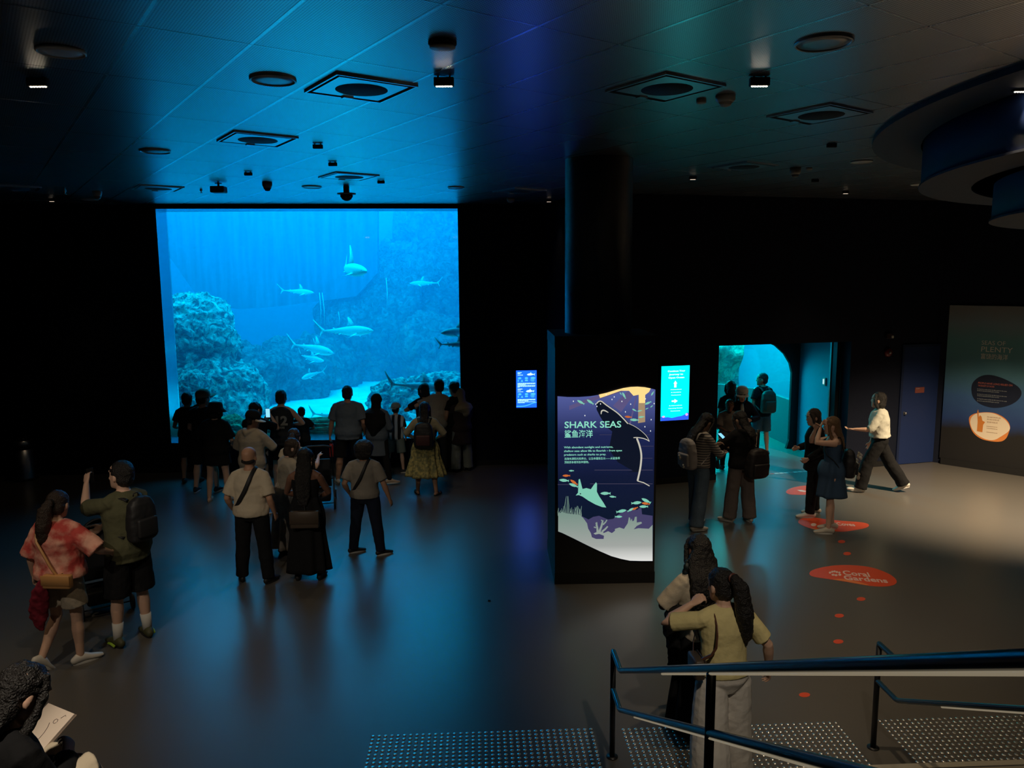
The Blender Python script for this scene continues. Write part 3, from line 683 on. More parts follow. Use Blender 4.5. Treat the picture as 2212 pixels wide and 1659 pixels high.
def ribbon(pts, w_):
    L, R = [], []
    for i, (x, y) in enumerate(pts):
        a = pts[max(i-1, 0)]; b = pts[min(i+1, len(pts)-1)]; dx, dy = b[0]-a[0], b[1]-a[1]; k = sqrt(dx*dx+dy*dy) or 1
        ww = w_[i] if isinstance(w_, (list, tuple)) else w_
        L.append((x-dy/k*ww, y+dx/k*ww)); R.append((x+dy/k*ww, y-dx/k*ww))
    return L+list(reversed(R))
def quadribbon(pts, w_):
    r = ribbon(pts, w_); n = len(pts); return [[r[i], r[i+1], r[2*n-2-i], r[2*n-1-i]] for i in range(n-1)]
def sm(pts, it=2): return smoothpoly(pts, it, closed=False)
ol = sm([(820, 430), (850, 392), (900, 380), (970, 440), (1100, 530), (1200, 600), (1300, 700), (1380, 790)])
tail_ = sm([A2(1185, 0), A2(1170, 90), A2(1150, 180)]) ; 
polys = quadribbon([A1(*q) for q in ol], [1.2]*len(ol)) 
polys += quadribbon([A1(*q) for q in sm([(1390, 785), (1520, 845), (1640, 935), (1720, 1015), (1765, 1105)])], .55)
polys += quadribbon([A1(*q) for q in sm([(1480, 1040), (1560, 1035), (1690, 1060), (1765, 1105)])], .9)
polys += quadribbon([A1(*q) for q in sm([(1540, 1050), (1590, 1180), (1625, 1340), (1615, 1500), (1600, 1600)])]+[A2(1170, 90), A2(1150, 178)], 1.9)
polys += quadribbon([A2(1150, 178), A2(1230, 200), A2(1310, 245)], 1.0)
mouth_ = quadribbon([A1(*q) for q in sm([(900, 620), (905, 560), (950, 545), (1030, 590)])], [0.6+0.9*sin(pi*i/max(len(sm([(900, 620), (905, 560), (950, 545), (1030, 590)]))-1, 1)) for i in range(len(sm([(900, 620), (905, 560), (950, 545), (1030, 590)])))])
kart('shark_outline', polys, SHW, 0.0026); kart('mouth_print', mouth_, SHW, 0.0026)
dots = [(403, 388), (610, 645), (990, 270), (1095, 355), (1135, 310), (1272, 390), (1430, 440), (1335, 578), (1695, 345), (1797, 718), (1785, 920), (1685, 845), (1850, 430), (805, 440), (825, 480), (890, 435)]
kmany('bubble', [[A1(x+9*cos(k*pi/3), y+14*sin(k*pi/3)) for k in range(6)] for x, y in dots], emis('poster_white', S(235, 240, 240), 1.0), 0.003)
MINT = emis('poster_mint', S(126, 200, 176), 1.0); ORG = emis('poster_orange', S(200, 104, 48), 1.0)
fs = [fish(535, 405, 150, .5+pi*0, A1), fish(705, 400, 150, .6, A1), fish(1310, 285, 130, 1.1), fish(1740, 420, 130, -.4), fish(1495, 545, 90, .5), fish(1590, 560, 90, -.2), fish(1620, 670, 110, -.1), fish(1495, 722, 160, 0.05), fish(1820, 250, 90, -1.0), fish(1720, 520, 60, -.4), fish(1805, 480, 60, -.7), fish(1250, 250, 60, 1.0)]
fs += [fish(x, y, L, a, A2) for x, y, L, a in ((175, 170, 135, .1), (300, 235, 130, .35), (725, 343, 140, 0), (820, 387, 90, .1), (1135, 468, 140, pi-.1), (1265, 440, 140, .45), (935, 578, 140, pi-.2), (1060, 560, 100, pi-.5), (1232, 518, 120, 0), (898, 652, 100, pi), (272, 42, 70, 0))]
kmany('fish_print', fs, MINT, 0.0034)
kmany('fish_print', [fish(1385, 668, 130, .1), fish(205, 108, 105, 0, A2), fish(305, 195, 120, .6, A2), fish(1258, 478, 110, .15, A2), fish(1115, 545, 90, -.4, A2)], ORG, 0.0034)
kart('far_reef_print', [[A2(*q) for q in ((400, 640), (500, 690), (560, 655), (640, 640), (700, 665), (760, 690), (830, 680), (900, 620), (1000, 570), (1150, 560), (1200, 520), (1210, 620), (1350, 640), (1350, 840), (950, 860), (700, 950), (560, 950), (480, 780))]], emis('poster_purple', S(66, 62, 100), 1.0), 0.0018)
manta = [(330, 370), (360, 335), (365, 235), (368, 160), (385, 150), (400, 210), (420, 285), (470, 272), (530, 288), (570, 230), (600, 195), (612, 215), (610, 320), (640, 380), (700, 470), (735, 530), (680, 525), (590, 490), (500, 440), (420, 385), (370, 365)]
kart('ray_print', [[A2(*q) for q in manta]], MINT, 0.0034)
kart('eye_print', [[A2(392+9*cos(k*pi/4), 348+9*sin(k*pi/4)) for k in range(8)]], SHK, 0.0042)
REEF = emis('poster_reef', S(150, 164, 156), 1.0)
n_, l_ = nodes(REEF); b_ = n_['Principled BSDF']; g_ = n_.new('ShaderNodeNewGeometry'); s_ = n_.new('ShaderNodeSeparateXYZ'); l_.new(g_.outputs['Position'], s_.inputs[0])
mr_ = n_.new('ShaderNodeMapRange'); mr_.inputs['From Min'].default_value = 0.27; mr_.inputs['From Max'].default_value = 0.95; l_.new(s_.outputs['Z'], mr_.inputs['Value'])
r_ = n_.new('ShaderNodeValToRGB'); l_.new(mr_.outputs[0], r_.inputs['Fac']); e = r_.color_ramp.elements; e[0].position = 0; e[0].color = S(226, 226, 222); e[1].position = 1; e[1].color = S(110, 140, 128)
q = e.new(0.3); q.color = S(160, 164, 160); l_.new(r_.outputs[0], b_.inputs['Emission Color'])
reef = [(97, 610), (150, 590), (210, 610), (300, 620), (390, 630), (430, 670), (480, 740), (495, 810), (530, 870), (545, 925), (600, 948), (700, 948), (705, 905), (640, 880), (590, 890), (565, 875), (620, 850), (690, 850), (700, 870), (760, 845), (810, 870), (850, 840), (850, 815), (910, 795), (970, 815), (1020, 740), (1035, 660), (1050, 665), (1060, 710), (1072, 675), (1085, 715), (1105, 700), (1115, 655), (1140, 652), (1140, 730), (1200, 720), (1210, 740), (1140, 775), (1100, 820), (1160, 805), (1300, 812), (1350, 760), (1350, 1240), (1200, 1240), (1050, 1236), (930, 1212), (800, 1175), (650, 1110), (500, 1040), (300, 940), (150, 868), (97, 848)]
corals = []
for (x0, y0, x1, y1, w_) in ((620, 860, 600, 730, 14), (600, 800, 570, 790, 9), (640, 860, 690, 700, 15), (690, 760, 745, 695, 10), (680, 850, 755, 780, 13), (600, 780, 610, 725, 9), (690, 720, 665, 695, 8)):
    corals.append(ribbon([A2(x0, y0), A2((x0+x1)/2+6, (y0+y1)/2), A2(x1, y1)], [w_/6.1, w_/7, w_/9]))
rnd = random.Random(3)
for k in range(20):
    x = 100+k*16+rnd.uniform(-4, 4); h_ = rnd.uniform(60, 140) if abs(x-210) > 20 else 260
    corals.append(ribbon([A2(x, 640), A2(x+rnd.uniform(-10, 10), 640-h_*.5), A2(x+rnd.uniform(-14, 14), 640-h_)], [.9, .8, .35]))
kart('reef_print', [[A2(*q) for q in reef]], REEF, 0.0024)
kart('coral_print', corals, REEF, 0.003)
def ktext(body, x, y, capx, wpx, m, name, **k):
    p = kpx(x, y, 0.004); q = kpx(x+wpx, y, 0.004); c = kpx(x, y-capx, 0.004)
    return text(body, p, KU, UP, (c-p).length, m, name, kio, off=0.0, width=(q-p).length, **k)
MTXT = emis('poster_text', S(140, 222, 196), 1.0)
for body, x, y, cp, wd in (('SHARK SEAS', 240, 868, 118, 1015),):
    p = A1(x, y); ktext(body, p[0], p[1], cp/8.296, wd/8.296, MTXT, 'title_text', bold=.02)
p = A1(240, 1030); ktext('鲨鱼海洋', p[0], p[1], 105/8.296, 505/8.296, MTXT, 'title_text', bold=.015)
for i, (s_, w_) in enumerate((('With abundant sunlight and nutrients,', 880), ('shallow seas allow life to flourish – from apex', 1040), ('predators such as sharks to prey.', 750))):
    p = A1(235, 1232+i*66); ktext(s_, p[0], p[1], 36/8.296, w_/8.296, MTXT, 'body_text', bold=.012)
for i, (s_, w_) in enumerate((('浅海充满阳光和养分，让生命蓬勃生长——从鲨鱼等', 995), ('顶级掠食者到各种猎物。', 440))):
    p = A1(240, 1438+i*62); ktext(s_, p[0], p[1], 34/8.296, w_/8.296, MTXT, 'body_text')

# ------------------------------------------------------------------ wall screens
def wpx(P, V, x, y, d): return onpl(x, y, P-V*d, V)
# purple-blue species screen on the back wall
FR = mat('screen_frame', (0.01, 0.01, 0.012, 1), 0.4)
def screen(P, U, V, c4, label, m, name='wall_screen'):
    q = [onpl(x, y, P-V*0.05, V) for x, y in c4]
    ctr = (q[0]+q[2])/2
    u0 = min((p-P).dot(U) for p in q); u1 = max((p-P).dot(U) for p in q); z0 = min(p.z for p in q); z1 = max(p.z for p in q)
    t = wempty(name, (ctr.x, ctr.y, z0)); tag(t, label, 'screen')
    bm = bmesh.new(); fbox(bm, P, U, V, u0-.012, u1+.012, -.048, 0, z0-.012, z1+.012); wpart('casing', bm, FR, t)
    bm = bmesh.new(); fbox(bm, P, U, V, u0, u1, -.051, -.048, z0, z1); wpart('display', bm, m, t)
    return t, u0, u1, z0, z1
m1 = emis('screen_blue', S(14, 66, 245), 3.6)
t, u0, u1, z0, z1 = screen(W1P, W1U, W1V, ((1115, 801), (1159, 800), (1158, 880), (1116, 878)), 'small bright blue info screen on the back wall left of the kiosk', m1)
EW = emis('screen_white', S(170, 225, 255), 2.2); EC = emis('screen_cyanblue', S(60, 150, 255), 2.2)
def scr(t, P, U, V, u0, u1, z0, z1, name, quads, m, d=.0525):
    bm = bmesh.new(); W_, H_ = u1-u0, z1-z0
    for q in quads:
        if len(q) == 4 and not isinstance(q[0], tuple):
            a, b, c, e = q; q = [(a, b), (c, b), (c, e), (a, e)]
        prism(bm, [P+U*(u0+W_*x)-V*d+UP*(z1-H_*y) for x, y in q], -V*.0008)
    return wpart(name, bm, m, t)
def rows(x0, x1, ys, h_, last=.5):
    out = []
    for i, y in enumerate(ys):
        x = x0; e = x1 if i < len(ys)-1 else x0+(x1-x0)*last
        rr = random.Random(int(y*1000))
        while x < e-.02:
            w_ = rr.uniform(.03, .10); out.append((x, y, min(x+w_, e), y+h_)); x += w_+.014
    return out
sc1 = (t, W1P, W1U, W1V, u0, u1, z0, z1)
scr(*sc1, 'screen_text', rows(.07, .93, (.335, .355, .375), .012, .45)+rows(.07, .93, (.40, .42, .44), .012, .1)+rows(.07, .93, (.77, .79, .81), .012, .6)+rows(.07, .93, (.84, .86), .012, .4)
    + [(.07, .05, .27, .062), (.07, .075, .2, .087), (.07, .115, .33, .127), (.07, .49, .30, .504), (.07, .52, .22, .53), (.07, .565, .34, .575)], EW)
def sfish(cx, cy_, w_, h_): return [(cx-w_*.5, cy_+h_*.1), (cx-w_*.35, cy_-h_*.2), (cx-w_*.05, cy_-h_*.35), (cx+w_*.0, cy_-h_*.7), (cx+w_*.06, cy_-h_*.3), (cx+w_*.35, cy_-h_*.05), (cx+w_*.5, cy_-h_*.3), (cx+w_*.44, cy_+h_*.1), (cx+w_*.47, cy_+h_*.4), (cx+w_*.36, cy_+h_*.08), (cx, cy_+h_*.3), (cx-w_*.3, cy_+h_*.3)]
scr(*sc1, 'shark_icon', [sfish(.72, .105, .40, .09), sfish(.68, .555, .42, .10)], EW)
blobs = []
for dy in (0, .43):
    for cx, w_ in ((.17, .17), (.5, .17), (.82, .25)):
        blobs.append([(cx+w_*.5*cos(k*pi/6), .205+dy+.028*sin(k*pi/6)) for k in range(12)])
    blobs += [(.08, .24+dy, .12, .30+dy), [(.28, .24+dy), (.34, .30+dy), (.22, .30+dy)], (.43, .245+dy, .57, .285+dy), (.69, .245+dy, .9, .265+dy), (.74, .28+dy, .88, .295+dy)]
scr(*sc1, 'icon', blobs, EC)
wv = sm([(0, .95), (.3, .955), (.55, .93), (.8, .87), (1, .85)])
scr(*sc1, 'wave', [[wv[i], wv[i+1], (wv[i+1][0], wv[i+1][1]+.022), (wv[i][0], wv[i][1]+.022)] for i in range(len(wv)-1)], EC)
# cyan wayfinding screen on the doorway wall
m2 = emis('screen_cyan', S(0, 225, 228), 1.5)
t, u0, u1, z0, z1 = screen(W2P, W2U, W2V, ((1429, 792), (1490, 789), (1487, 906), (1427, 908)), 'bright cyan direction screen between kiosk and doorway', m2)
sc2 = (t, W2P, W2U, W2V, u0, u1, z0, z1); EW2 = emis('screen_pale', S(225, 255, 250), 1.3)
PS = W2P-W2V*.0525
def st(body, cx, y, cap, wd):
    H_ = z1-z0; W_ = u1-u0
    p = PS+W2U*(u0+W_*(cx-wd/2))+UP*(z1-H_*y); text(body, p, W2U, UP, cap*H_, EW2, 'screen_text', t, off=.001, width=wd*W_, bold=.04)
st('Continue Your', .53, .108, .030, .62); st('Journey to', .53, .168, .030, .50); st('Open Ocean', .53, .228, .030, .56)
scr(*sc2, 'arrow', [[(.50, .27), (.57, .325), (.54, .325), (.54, .395), (.46, .395), (.46, .325), (.43, .325)], [(.38, .63), (.38, .66), (.48, .66), (.48, .685), (.60, .645), (.48, .605), (.48, .63)]], EW2)
st('Attractions', .53, .438, .013, .40); st('& Exhibits', .53, .49, .013, .36); st('Restaurant', .53, .54, .013, .34)
st('& Attractions', .52, .732, .013, .46); st('Nursing Room', .52, .782, .013, .50); st('Restrooms', .52, .832, .013, .34)
scr(*sc2, 'seabed', [[(0, .915), (.1, .94), (.25, .935), (.4, .955), (.6, .935), (.75, .925), (.85, .905), (.95, .87), (1, .88), (1, 1), (0, 1)]], emis('screen_violet', S(45, 90, 250), 1.3))
scr(*sc2, 'coral', [[(.93+.05*cos(k*pi/5), .905+.025*sin(k*pi/5)) for k in range(10)], [(.1+.05*cos(k*pi/5), .925+.018*sin(k*pi/5)) for k in range(10)]], emis('screen_pink', S(240, 170, 250), 1.2), .0535)

# ------------------------------------------------------------------ plain door, sign and alarm on the doorway wall
DB = mat('door_blue', (0.012, 0.028, 0.11, 1), 0.5)
du0, du1 = (onpl(1944, 900, W2P, W2V)-W2P).dot(W2U), (onpl(2022, 900, W2P, W2V)-W2P).dot(W2U)
bm = bmesh.new(); fbox(bm, W2P, W2U, W2V, du0, du1, -.02, 0, 0.01, 2.3); dr = struct(link('door_1', bm, DB))
bm = bmesh.new(); fbox(bm, W2P, W2U, W2V, du0-.05, du0, -.03, 0, 0, 2.35); fbox(bm, W2P, W2U, W2V, du1, du1+.05, -.03, 0, 0, 2.35); fbox(bm, W2P, W2U, W2V, du0, du1, -.03, 0, 2.3, 2.35); struct(link('trim_3', bm, mat('door_frame_blue', (.009, .018, .06, 1), .5)))
HINGE = mat('steel', (.5, .5, .5, 1), .3, metal=1)
bm = bmesh.new(); M_ = Matrix.Translation(wp(W2P, W2U, W2V, du0+.08, -.05, 1.02)); ell(bm, (0, 0, 0), (.03, .03, .03), M_); cyl(bm, (0, 0, 0), .03, .012, 16, M=Matrix.Translation(wp(W2P, W2U, W2V, du0+.08, -.02, 1.02)) @ Matrix.Rotation(pi/2, 4, 'X')); o = link('door_knob', bm, HINGE, dr, True)
for z in (.3, 1.15, 1.9):
    bm = bmesh.new(); fbox(bm, W2P, W2U, W2V, du1-.012, du1+.004, -.034, -.02, z-.06, z+.06); link('hinge', bm, HINGE, dr)
bm = bmesh.new(); a = onpl(1977, 837, W2P-W2V*.022, W2V); b = onpl(1996, 848, W2P-W2V*.022, W2V); ua, ub = (a-W2P).dot(W2U), (b-W2P).dot(W2U)
fbox(bm, W2P, W2U, W2V, ua, ub, -.026, -.02, b.z, a.z); o = link('door_sign', bm, mat('sign_red', (.26, .07, .05, 1), .5)); tag(o, 'small red warning plate on the plain blue door', 'sign')
text('NO ENTRY', wp(W2P, W2U, W2V, ua+.02, -.026, a.z-.035), W2U, UP, .018, GRILLE, 'sign_text', None, off=.001, width=.08).parent = o
ab = onpl(1917, 761, W2P, W2V)
t = wempty('fire_alarm_bell', (ab.x, ab.y, ab.z), WB); tag(t, 'round red alarm bell on the wall left of the blue door', 'alarm')
R_ = Matrix.Rotation(pi/2, 4, 'X')
bm = bmesh.new(); lathe(bm, (0, 0, 0), [(.085, 0), (.085, .03), (.07, .055), (.03, .065), (0, .066)], 28, R_); link('gong', bm, mat('alarm_red', (.14, .008, .008, 1), .35), t, True)
bm = bmesh.new(); lathe(bm, (0, 0, 0), [(.025, .06), (.022, .085), (0, .09)], 16, R_); link('hub', bm, GRILLE, t, True)
ab = onpl(1918, 725, W2P, W2V)
t = wempty('alarm_strobe', (ab.x, ab.y, ab.z), WB); tag(t, 'dark boxy alarm strobe above the red bell', 'alarm')
bm = bmesh.new(); rbox(bm, (0, -.035, 0), (.14, .07, .10), .01, 1); link('housing', bm, mat('alarm_dark_red', (.03, .005, .006, 1), .5), t)
bm = bmesh.new(); rbox(bm, (.045, -.075, -.02), (.045, .02, .05), .005, 1); link('lens', bm, SMK, t)

# ------------------------------------------------------------------ big graphic wall panel on the right
gp0 = (onpl(2053, 660, W3P, W3V)-W3P).dot(W3U)
MUR = mat('mural_print', (0.05, 0.1, 0.12, 1), 0.5)
n_, l_ = nodes(MUR); b_ = n_['Principled BSDF']; tc_ = n_.new('ShaderNodeTexCoord'); s_ = n_.new('ShaderNodeSeparateXYZ'); l_.new(tc_.outputs['Object'], s_.inputs[0])
nz = n_.new('ShaderNodeTexNoise'); nz.inputs['Scale'].default_value = 1.2; nz.inputs['Detail'].default_value = 6; l_.new(tc_.outputs['Object'], nz.inputs['Vector'])
ma = n_.new('ShaderNodeMath'); ma.operation = 'MULTIPLY_ADD'; ma.inputs[1].default_value = .5; l_.new(nz.outputs['Fac'], ma.inputs[0]); l_.new(s_.outputs['Z'], ma.inputs[2])
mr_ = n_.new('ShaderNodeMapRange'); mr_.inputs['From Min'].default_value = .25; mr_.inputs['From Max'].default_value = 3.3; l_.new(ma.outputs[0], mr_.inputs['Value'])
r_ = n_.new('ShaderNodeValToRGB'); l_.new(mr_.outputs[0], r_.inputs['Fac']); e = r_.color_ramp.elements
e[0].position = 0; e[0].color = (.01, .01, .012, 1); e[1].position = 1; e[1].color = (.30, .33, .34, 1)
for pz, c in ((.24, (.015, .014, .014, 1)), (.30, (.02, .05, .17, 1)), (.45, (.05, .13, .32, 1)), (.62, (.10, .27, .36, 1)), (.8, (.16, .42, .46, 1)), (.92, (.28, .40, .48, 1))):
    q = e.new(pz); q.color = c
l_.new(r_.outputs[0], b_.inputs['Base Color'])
mp_e = wempty('wall_mural', (W3P.x, W3P.y, 0)); tag(mp_e, 'large dark sea mural covering the right wall with round text bubbles', 'mural')
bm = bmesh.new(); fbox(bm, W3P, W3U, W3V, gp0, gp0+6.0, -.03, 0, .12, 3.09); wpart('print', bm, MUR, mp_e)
def mpx(x, y, d=.031): return onpl(x, y, W3P-W3V*d, W3V)
def B(x, y): return (2030+x/5.923, 700+y/5.923)
def mart(name, polys, m, d):
    bm = bmesh.new()
    for p in polys: prism(bm, [mpx(*B(*q), .031+d) for q in p], -W3V*.001)
    return wpart(name, bm, m, mp_e)
mart('bubble', [smoothpoly([(400, 830), (420, 740), (520, 660), (640, 645), (780, 680), (930, 750), (1030, 820), (1055, 900), (1000, 980), (900, 1040), (760, 1075), (640, 1070), (500, 1020), (420, 940)], 2)], mat('mural_navy', (.006, .012, .035, 1), .5), .001)
mart('bubble', [smoothpoly([(370, 1200), (400, 1165), (470, 1135), (620, 1125), (740, 1145), (860, 1220), (908, 1310), (880, 1400), (850, 1470), (780, 1510), (640, 1500), (520, 1470), (420, 1390), (380, 1280)], 2)], mat('mural_orange', (.75, .25, .06, 1), .5), .001)
mart('bubble', [smoothpoly([(390, 1220), (420, 1170), (480, 1140), (620, 1130), (720, 1150), (840, 1220), (903, 1310), (890, 1370), (800, 1430), (690, 1495), (560, 1470), (440, 1390), (390, 1290)], 2)], mat('mural_cream', (.85, .72, .55, 1), .5), .002)
mart('figure_print', [[(480, 1120), (490, 1090), (497, 1120), (500, 1190), (515, 1165), (535, 1185), (545, 1235), (580, 1255), (555, 1290), (545, 1385), (475, 1370), (485, 1250)]], mat('mural_orange2', (.65, .22, .04, 1), .5), .003)
def mt(body, x, y, x2, cap, m, name='mural_text'):
    p = mpx(*B(x, y)); q = mpx(*B(x2, y)); c = mpx(*B(x, y-cap))
    text(body, p, W3U, UP, (c.z-p.z), m, name, mp_e, off=.004, width=abs((q-p).dot(W3U)))
MW = mat('mural_lettering', (.92, .90, .82, 1), .5); MRD = mat('mural_red_lettering', (.5, .14, .1, 1), .5); MGY = mat('mural_grey_lettering', (.35, .38, .4, 1), .5); MBR = mat('mural_brown_lettering', (.35, .2, .12, 1), .5)
mt('SEAS OF', 532, 262, 838, 55, MW, 'title_text'); mt('PLENTY', 522, 350, 925, 68, MW, 'title_text'); mt('富饶的海洋', 520, 438, 865, 56, MW, 'title_text')
mt('PEOPLE HAVE LONG RELIED ON', 490, 762, 930, 24, MRD); mt('THE BOUNTY OF THE SEA', 490, 795, 700, 20, MRD)
for i, y in enumerate((835, 855, 900, 920, 960, 985)): mt('for food, for trade and for the life it gives to the coast', 480, y, 860 if i % 2 == 0 else 760, 13, MGY)
for i, y in enumerate((1195, 1225, 1260)): mt('SEA AND SHORE LIFE', 605, y, 780-i*20, 18, MBR)
for i, y in enumerate((1310, 1335, 1385)): mt('from the reef and the open water', 600, y, 740, 12, MBR)

# ------------------------------------------------------------------ tunnel room behind the doorway
TBL = mat('vestibule_blue', (0.05, 0.22, 0.34, 1), 0.6); TPL = mat('tunnel_plinth', (0.025, 0.08, 0.09, 1), 0.7)
def wbox(name, pts, z0, z1, m):
    bm = bmesh.new(); hexa(bm, [Vector((x, y, z)) for z in (z0, z1) for (x, y) in pts]); return struct(link(name, bm, m))
wbox('wall_vestibule', [(6.30, 14.62), (6.42, 14.64), (6.22, 16.2), (6.10, 16.18)], 0, 2.62, TBL)
def w2(u, v, z): return wp(W2P, W2U, W2V, u, v, z)
bm = bmesh.new()     # portal wall with arched opening
arch = [(2.74, 0), (2.76, .06), (2.80, .2), (2.80, 1.64), (2.74, 1.84), (2.60, 2.04), (2.38, 2.22), (2.06, 2.35), (1.6, 2.43), (1.2, 2.46), (-2.0, 2.46), (-2.0, 0)]
outer = [(3.0, 0), (3.0, .06), (3.0, .2), (3.0, 1.66), (3.0, 1.86), (3.0, 2.06), (3.0, 2.62), (2.0, 2.62), (1.6, 2.62), (1.2, 2.62), (-2.35, 2.62), (-2.35, 0)]
for i in range(len(arch)-1):
    q = [outer[i], outer[i+1], arch[i+1], arch[i]]
    hexa(bm, [w2(a, 1.84, z) for a, z in q]+[w2(a, 1.90, z) for a, z in q])
struct(link('wall_portal', bm, BLACK))
bm = bmesh.new(); fbox(bm, W2P, W2U, W2V, -2.35, 3.1, TH, 2.0, 2.62, 2.72); struct(link('ceiling_vestibule', bm, BLACK))
RL = [Vector((6.02, 16.28, 0)), Vector((5.86, 18.1, 0)), Vector((5.2, 19.0, 0)), Vector((3.4, 19.8, 0)), Vector((1.6, 20.0, 0))]
def offs(line, d):
    out = []
    for i, p in enumerate(line):
        a = line[max(i-1, 0)]; b = line[min(i+1, len(line)-1)]; t_ = (b-a).normalized(); out.append(p+Vector((-t_.y, t_.x, 0))*d)
    return out
def sweep(line, prof, th, name, m, segs=None, parent=None):
    bm = bmesh.new(); rings = []
    for i, p in enumerate(line):
        a = line[max(i-1, 0)]; b = line[min(i+1, len(line)-1)]; t_ = (b-a).normalized(); nn = Vector((-t_.y, t_.x, 0))
        rings.append([p+nn*d+UP*z for d, z in prof]+[p+nn*(d+th[0])+UP*(z+th[1]) for d, z in reversed(prof)])
    loft(bm, rings); return link(name, bm, m, parent)
struct(sweep(RL, [(0, 0), (0, 1.0)], (-.12, 0), 'wall_tunnel', TPL))
shell = [(0, 1.0), (0, 1.5), (.04, 1.72), (.14, 1.92), (.32, 2.12), (.6, 2.28), (1.0, 2.40), (1.6, 2.46)]
struct(sweep(RL, shell, (-.03, .03), 'window_2', m_glass('tunnel_acrylic', (.95, .99, 1, 1), .15)))
BK2 = m_rock('tunnel_reef', (0.35, 0.75, 0.62, 1), (0.08, 0.34, 0.34, 1)); BK1 = mat('tunnel_tank_blue', (0.04, 0.50, 0.60, 1), 0.9)
def wallq(name, p, q, z0, z1, m, amp=0):
    bm = bmesh.new(); n1, n2 = 50, 30; g = []; p, q = Vector(p), Vector(q); a_ = (q-p).normalized(); nn = Vector((a_.y, -a_.x, 0))
    for i in range(n1+1):
        row = []
        for j in range(n2+1):
            v = p.lerp(q, i/n1)+UP*(z0+(z1-z0)*j/n2)
            if amp: v = v+nn*(noise.fractal(v*.9, .8, 2, 5)*amp)-nn*(.5*max(0, 1.6-v.z))
            row.append(bm.verts.new(v))
        g.append(row)
    for i in range(n1):
        for j in range(n2): bm.faces.new((g[i][j], g[i+1][j], g[i+1][j+1], g[i][j+1]))
    return link(name, bm, m, smooth=True)
struct(wallq('wall_tunnel_tank', (0.6, 22.0, 0), (8.2, 22.0, 0), 0, 5, BK1)); struct(wallq('wall_tunnel_tank', (8.2, 22.0, 0), (8.2, 16.4, 0), 0, 5, BK1))
tag(wallq('tunnel_reef_backdrop', (1.0, 21.0, 0), (6.25, 20.6, 0), 0.0, 4.3, BK2, .3), 'cyan lit reef seen through the tunnel acrylic beyond the doorway', 'reef')
bm = bmesh.new(); box(bm, (4.4, 19.2, 5.1), (7.8, 5.8, .1)); struct(link('ceiling_tunnel_tank', bm, BLACK))
area_light('tunnel_lamp', (4.0, 19.7, 4.8), (radians(32), 0, 0), 4.4, 0.8, 1300, (0.0, 0.85, 0.85))
area_light('tunnel_lamp', (7.0, 19.4, 4.9), (0, 0, 0), 1.8, 4.6, 260, (0.0, 0.48, 1.0))
area_light('tunnel_lamp', (4.3, 17.2, 2.43), (0, 0, 0), 1.6, 1.6, 170, (0.0, 0.75, 0.85))  # added unseen lamp under the tunnel crown, brightens vestibule and doorway floor
t = wempty('vestibule_fill_lamp', tuple(w2(1.6, 1.1, 2.62))); tag(t, 'added unseen lamp on the ceiling inside the doorway', 'lamp')  # added lamp, put in to light the blue vestibule wall
bm = bmesh.new(); box(bm, (0, 0, -.02), (.5, .08, .04)); link('housing', bm, BLACK, t)
area_light('lamp_beam', (0, 0, -.05), (0, radians(25), 0), .45, .06, 16, (0.0, 0.6, 1.0), t)
# sliding door edge frame, call switch and marking line
STEELB = mat('frame_black', (.008, .01, .012, 1), .3, metal=.4); EDGE = mat('frame_edge_pale', (.3, .4, .42, 1), .35, metal=.6)
o = wempty('sliding_door_frame', tuple(w2(2.69, .36, 0))); tag(o, 'black sliding door frame at the right side of the doorway', 'door frame')
bm = bmesh.new(); fbox(bm, W2P, W2U, W2V, 2.66, 2.755, .26, .44, 0, 2.44); wpart('post', bm, STEELB, o)
bm = bmesh.new(); fbox(bm, W2P, W2U, W2V, 2.64, 2.66, .40, .44, 0, 2.44); wpart('edge_strip', bm, EDGE, o)
bm = bmesh.new(); M_ = Matrix.Translation(Vector((6.215, 15.15, 1.58))) @ Matrix.Rotation(radians(97), 4, 'Z'); rbox(bm, (0, 0, 0), (.10, .03, .16), .01, 1, M_); sw = link('wall_switch', bm, GRILLE); tag(sw, 'small lit white switch on the blue wall inside the doorway', 'switch')
bm = bmesh.new(); rbox(bm, (0.01, .017, 0), (.05, .01, .10), .004, 1, M_); link('button', bm, emis('switch_glow', S(190, 235, 235), 1.0), sw)
WHT = mat('line_white', (.5, .5, .5, 1), .5); RED = mat('line_red', (.45, .12, .1, 1), .5)
a, b = onz(1600, 1028), onz(1745, 1018); d = b-a; L = d.length; d.normalize(); s_ = Vector((-d.y, d.x, 0))*.035
o = wempty('floor_tape', tuple(a)); tag(o, 'dashed white and red tape line on the floor across the doorway', 'floor tape')
for k in range(14):
    p = a+d*(L*k/14); q = a+d*(L*(k+.8)/14); bm = bmesh.new()
    hexa(bm, [v+UP*z for z in (.0005, .002) for v in (p-s_, q-s_, q+s_, p+s_)])
    wpart('red_dash' if k % 4 == 2 else 'white_dash', bm, RED if k % 4 == 2 else WHT, o)

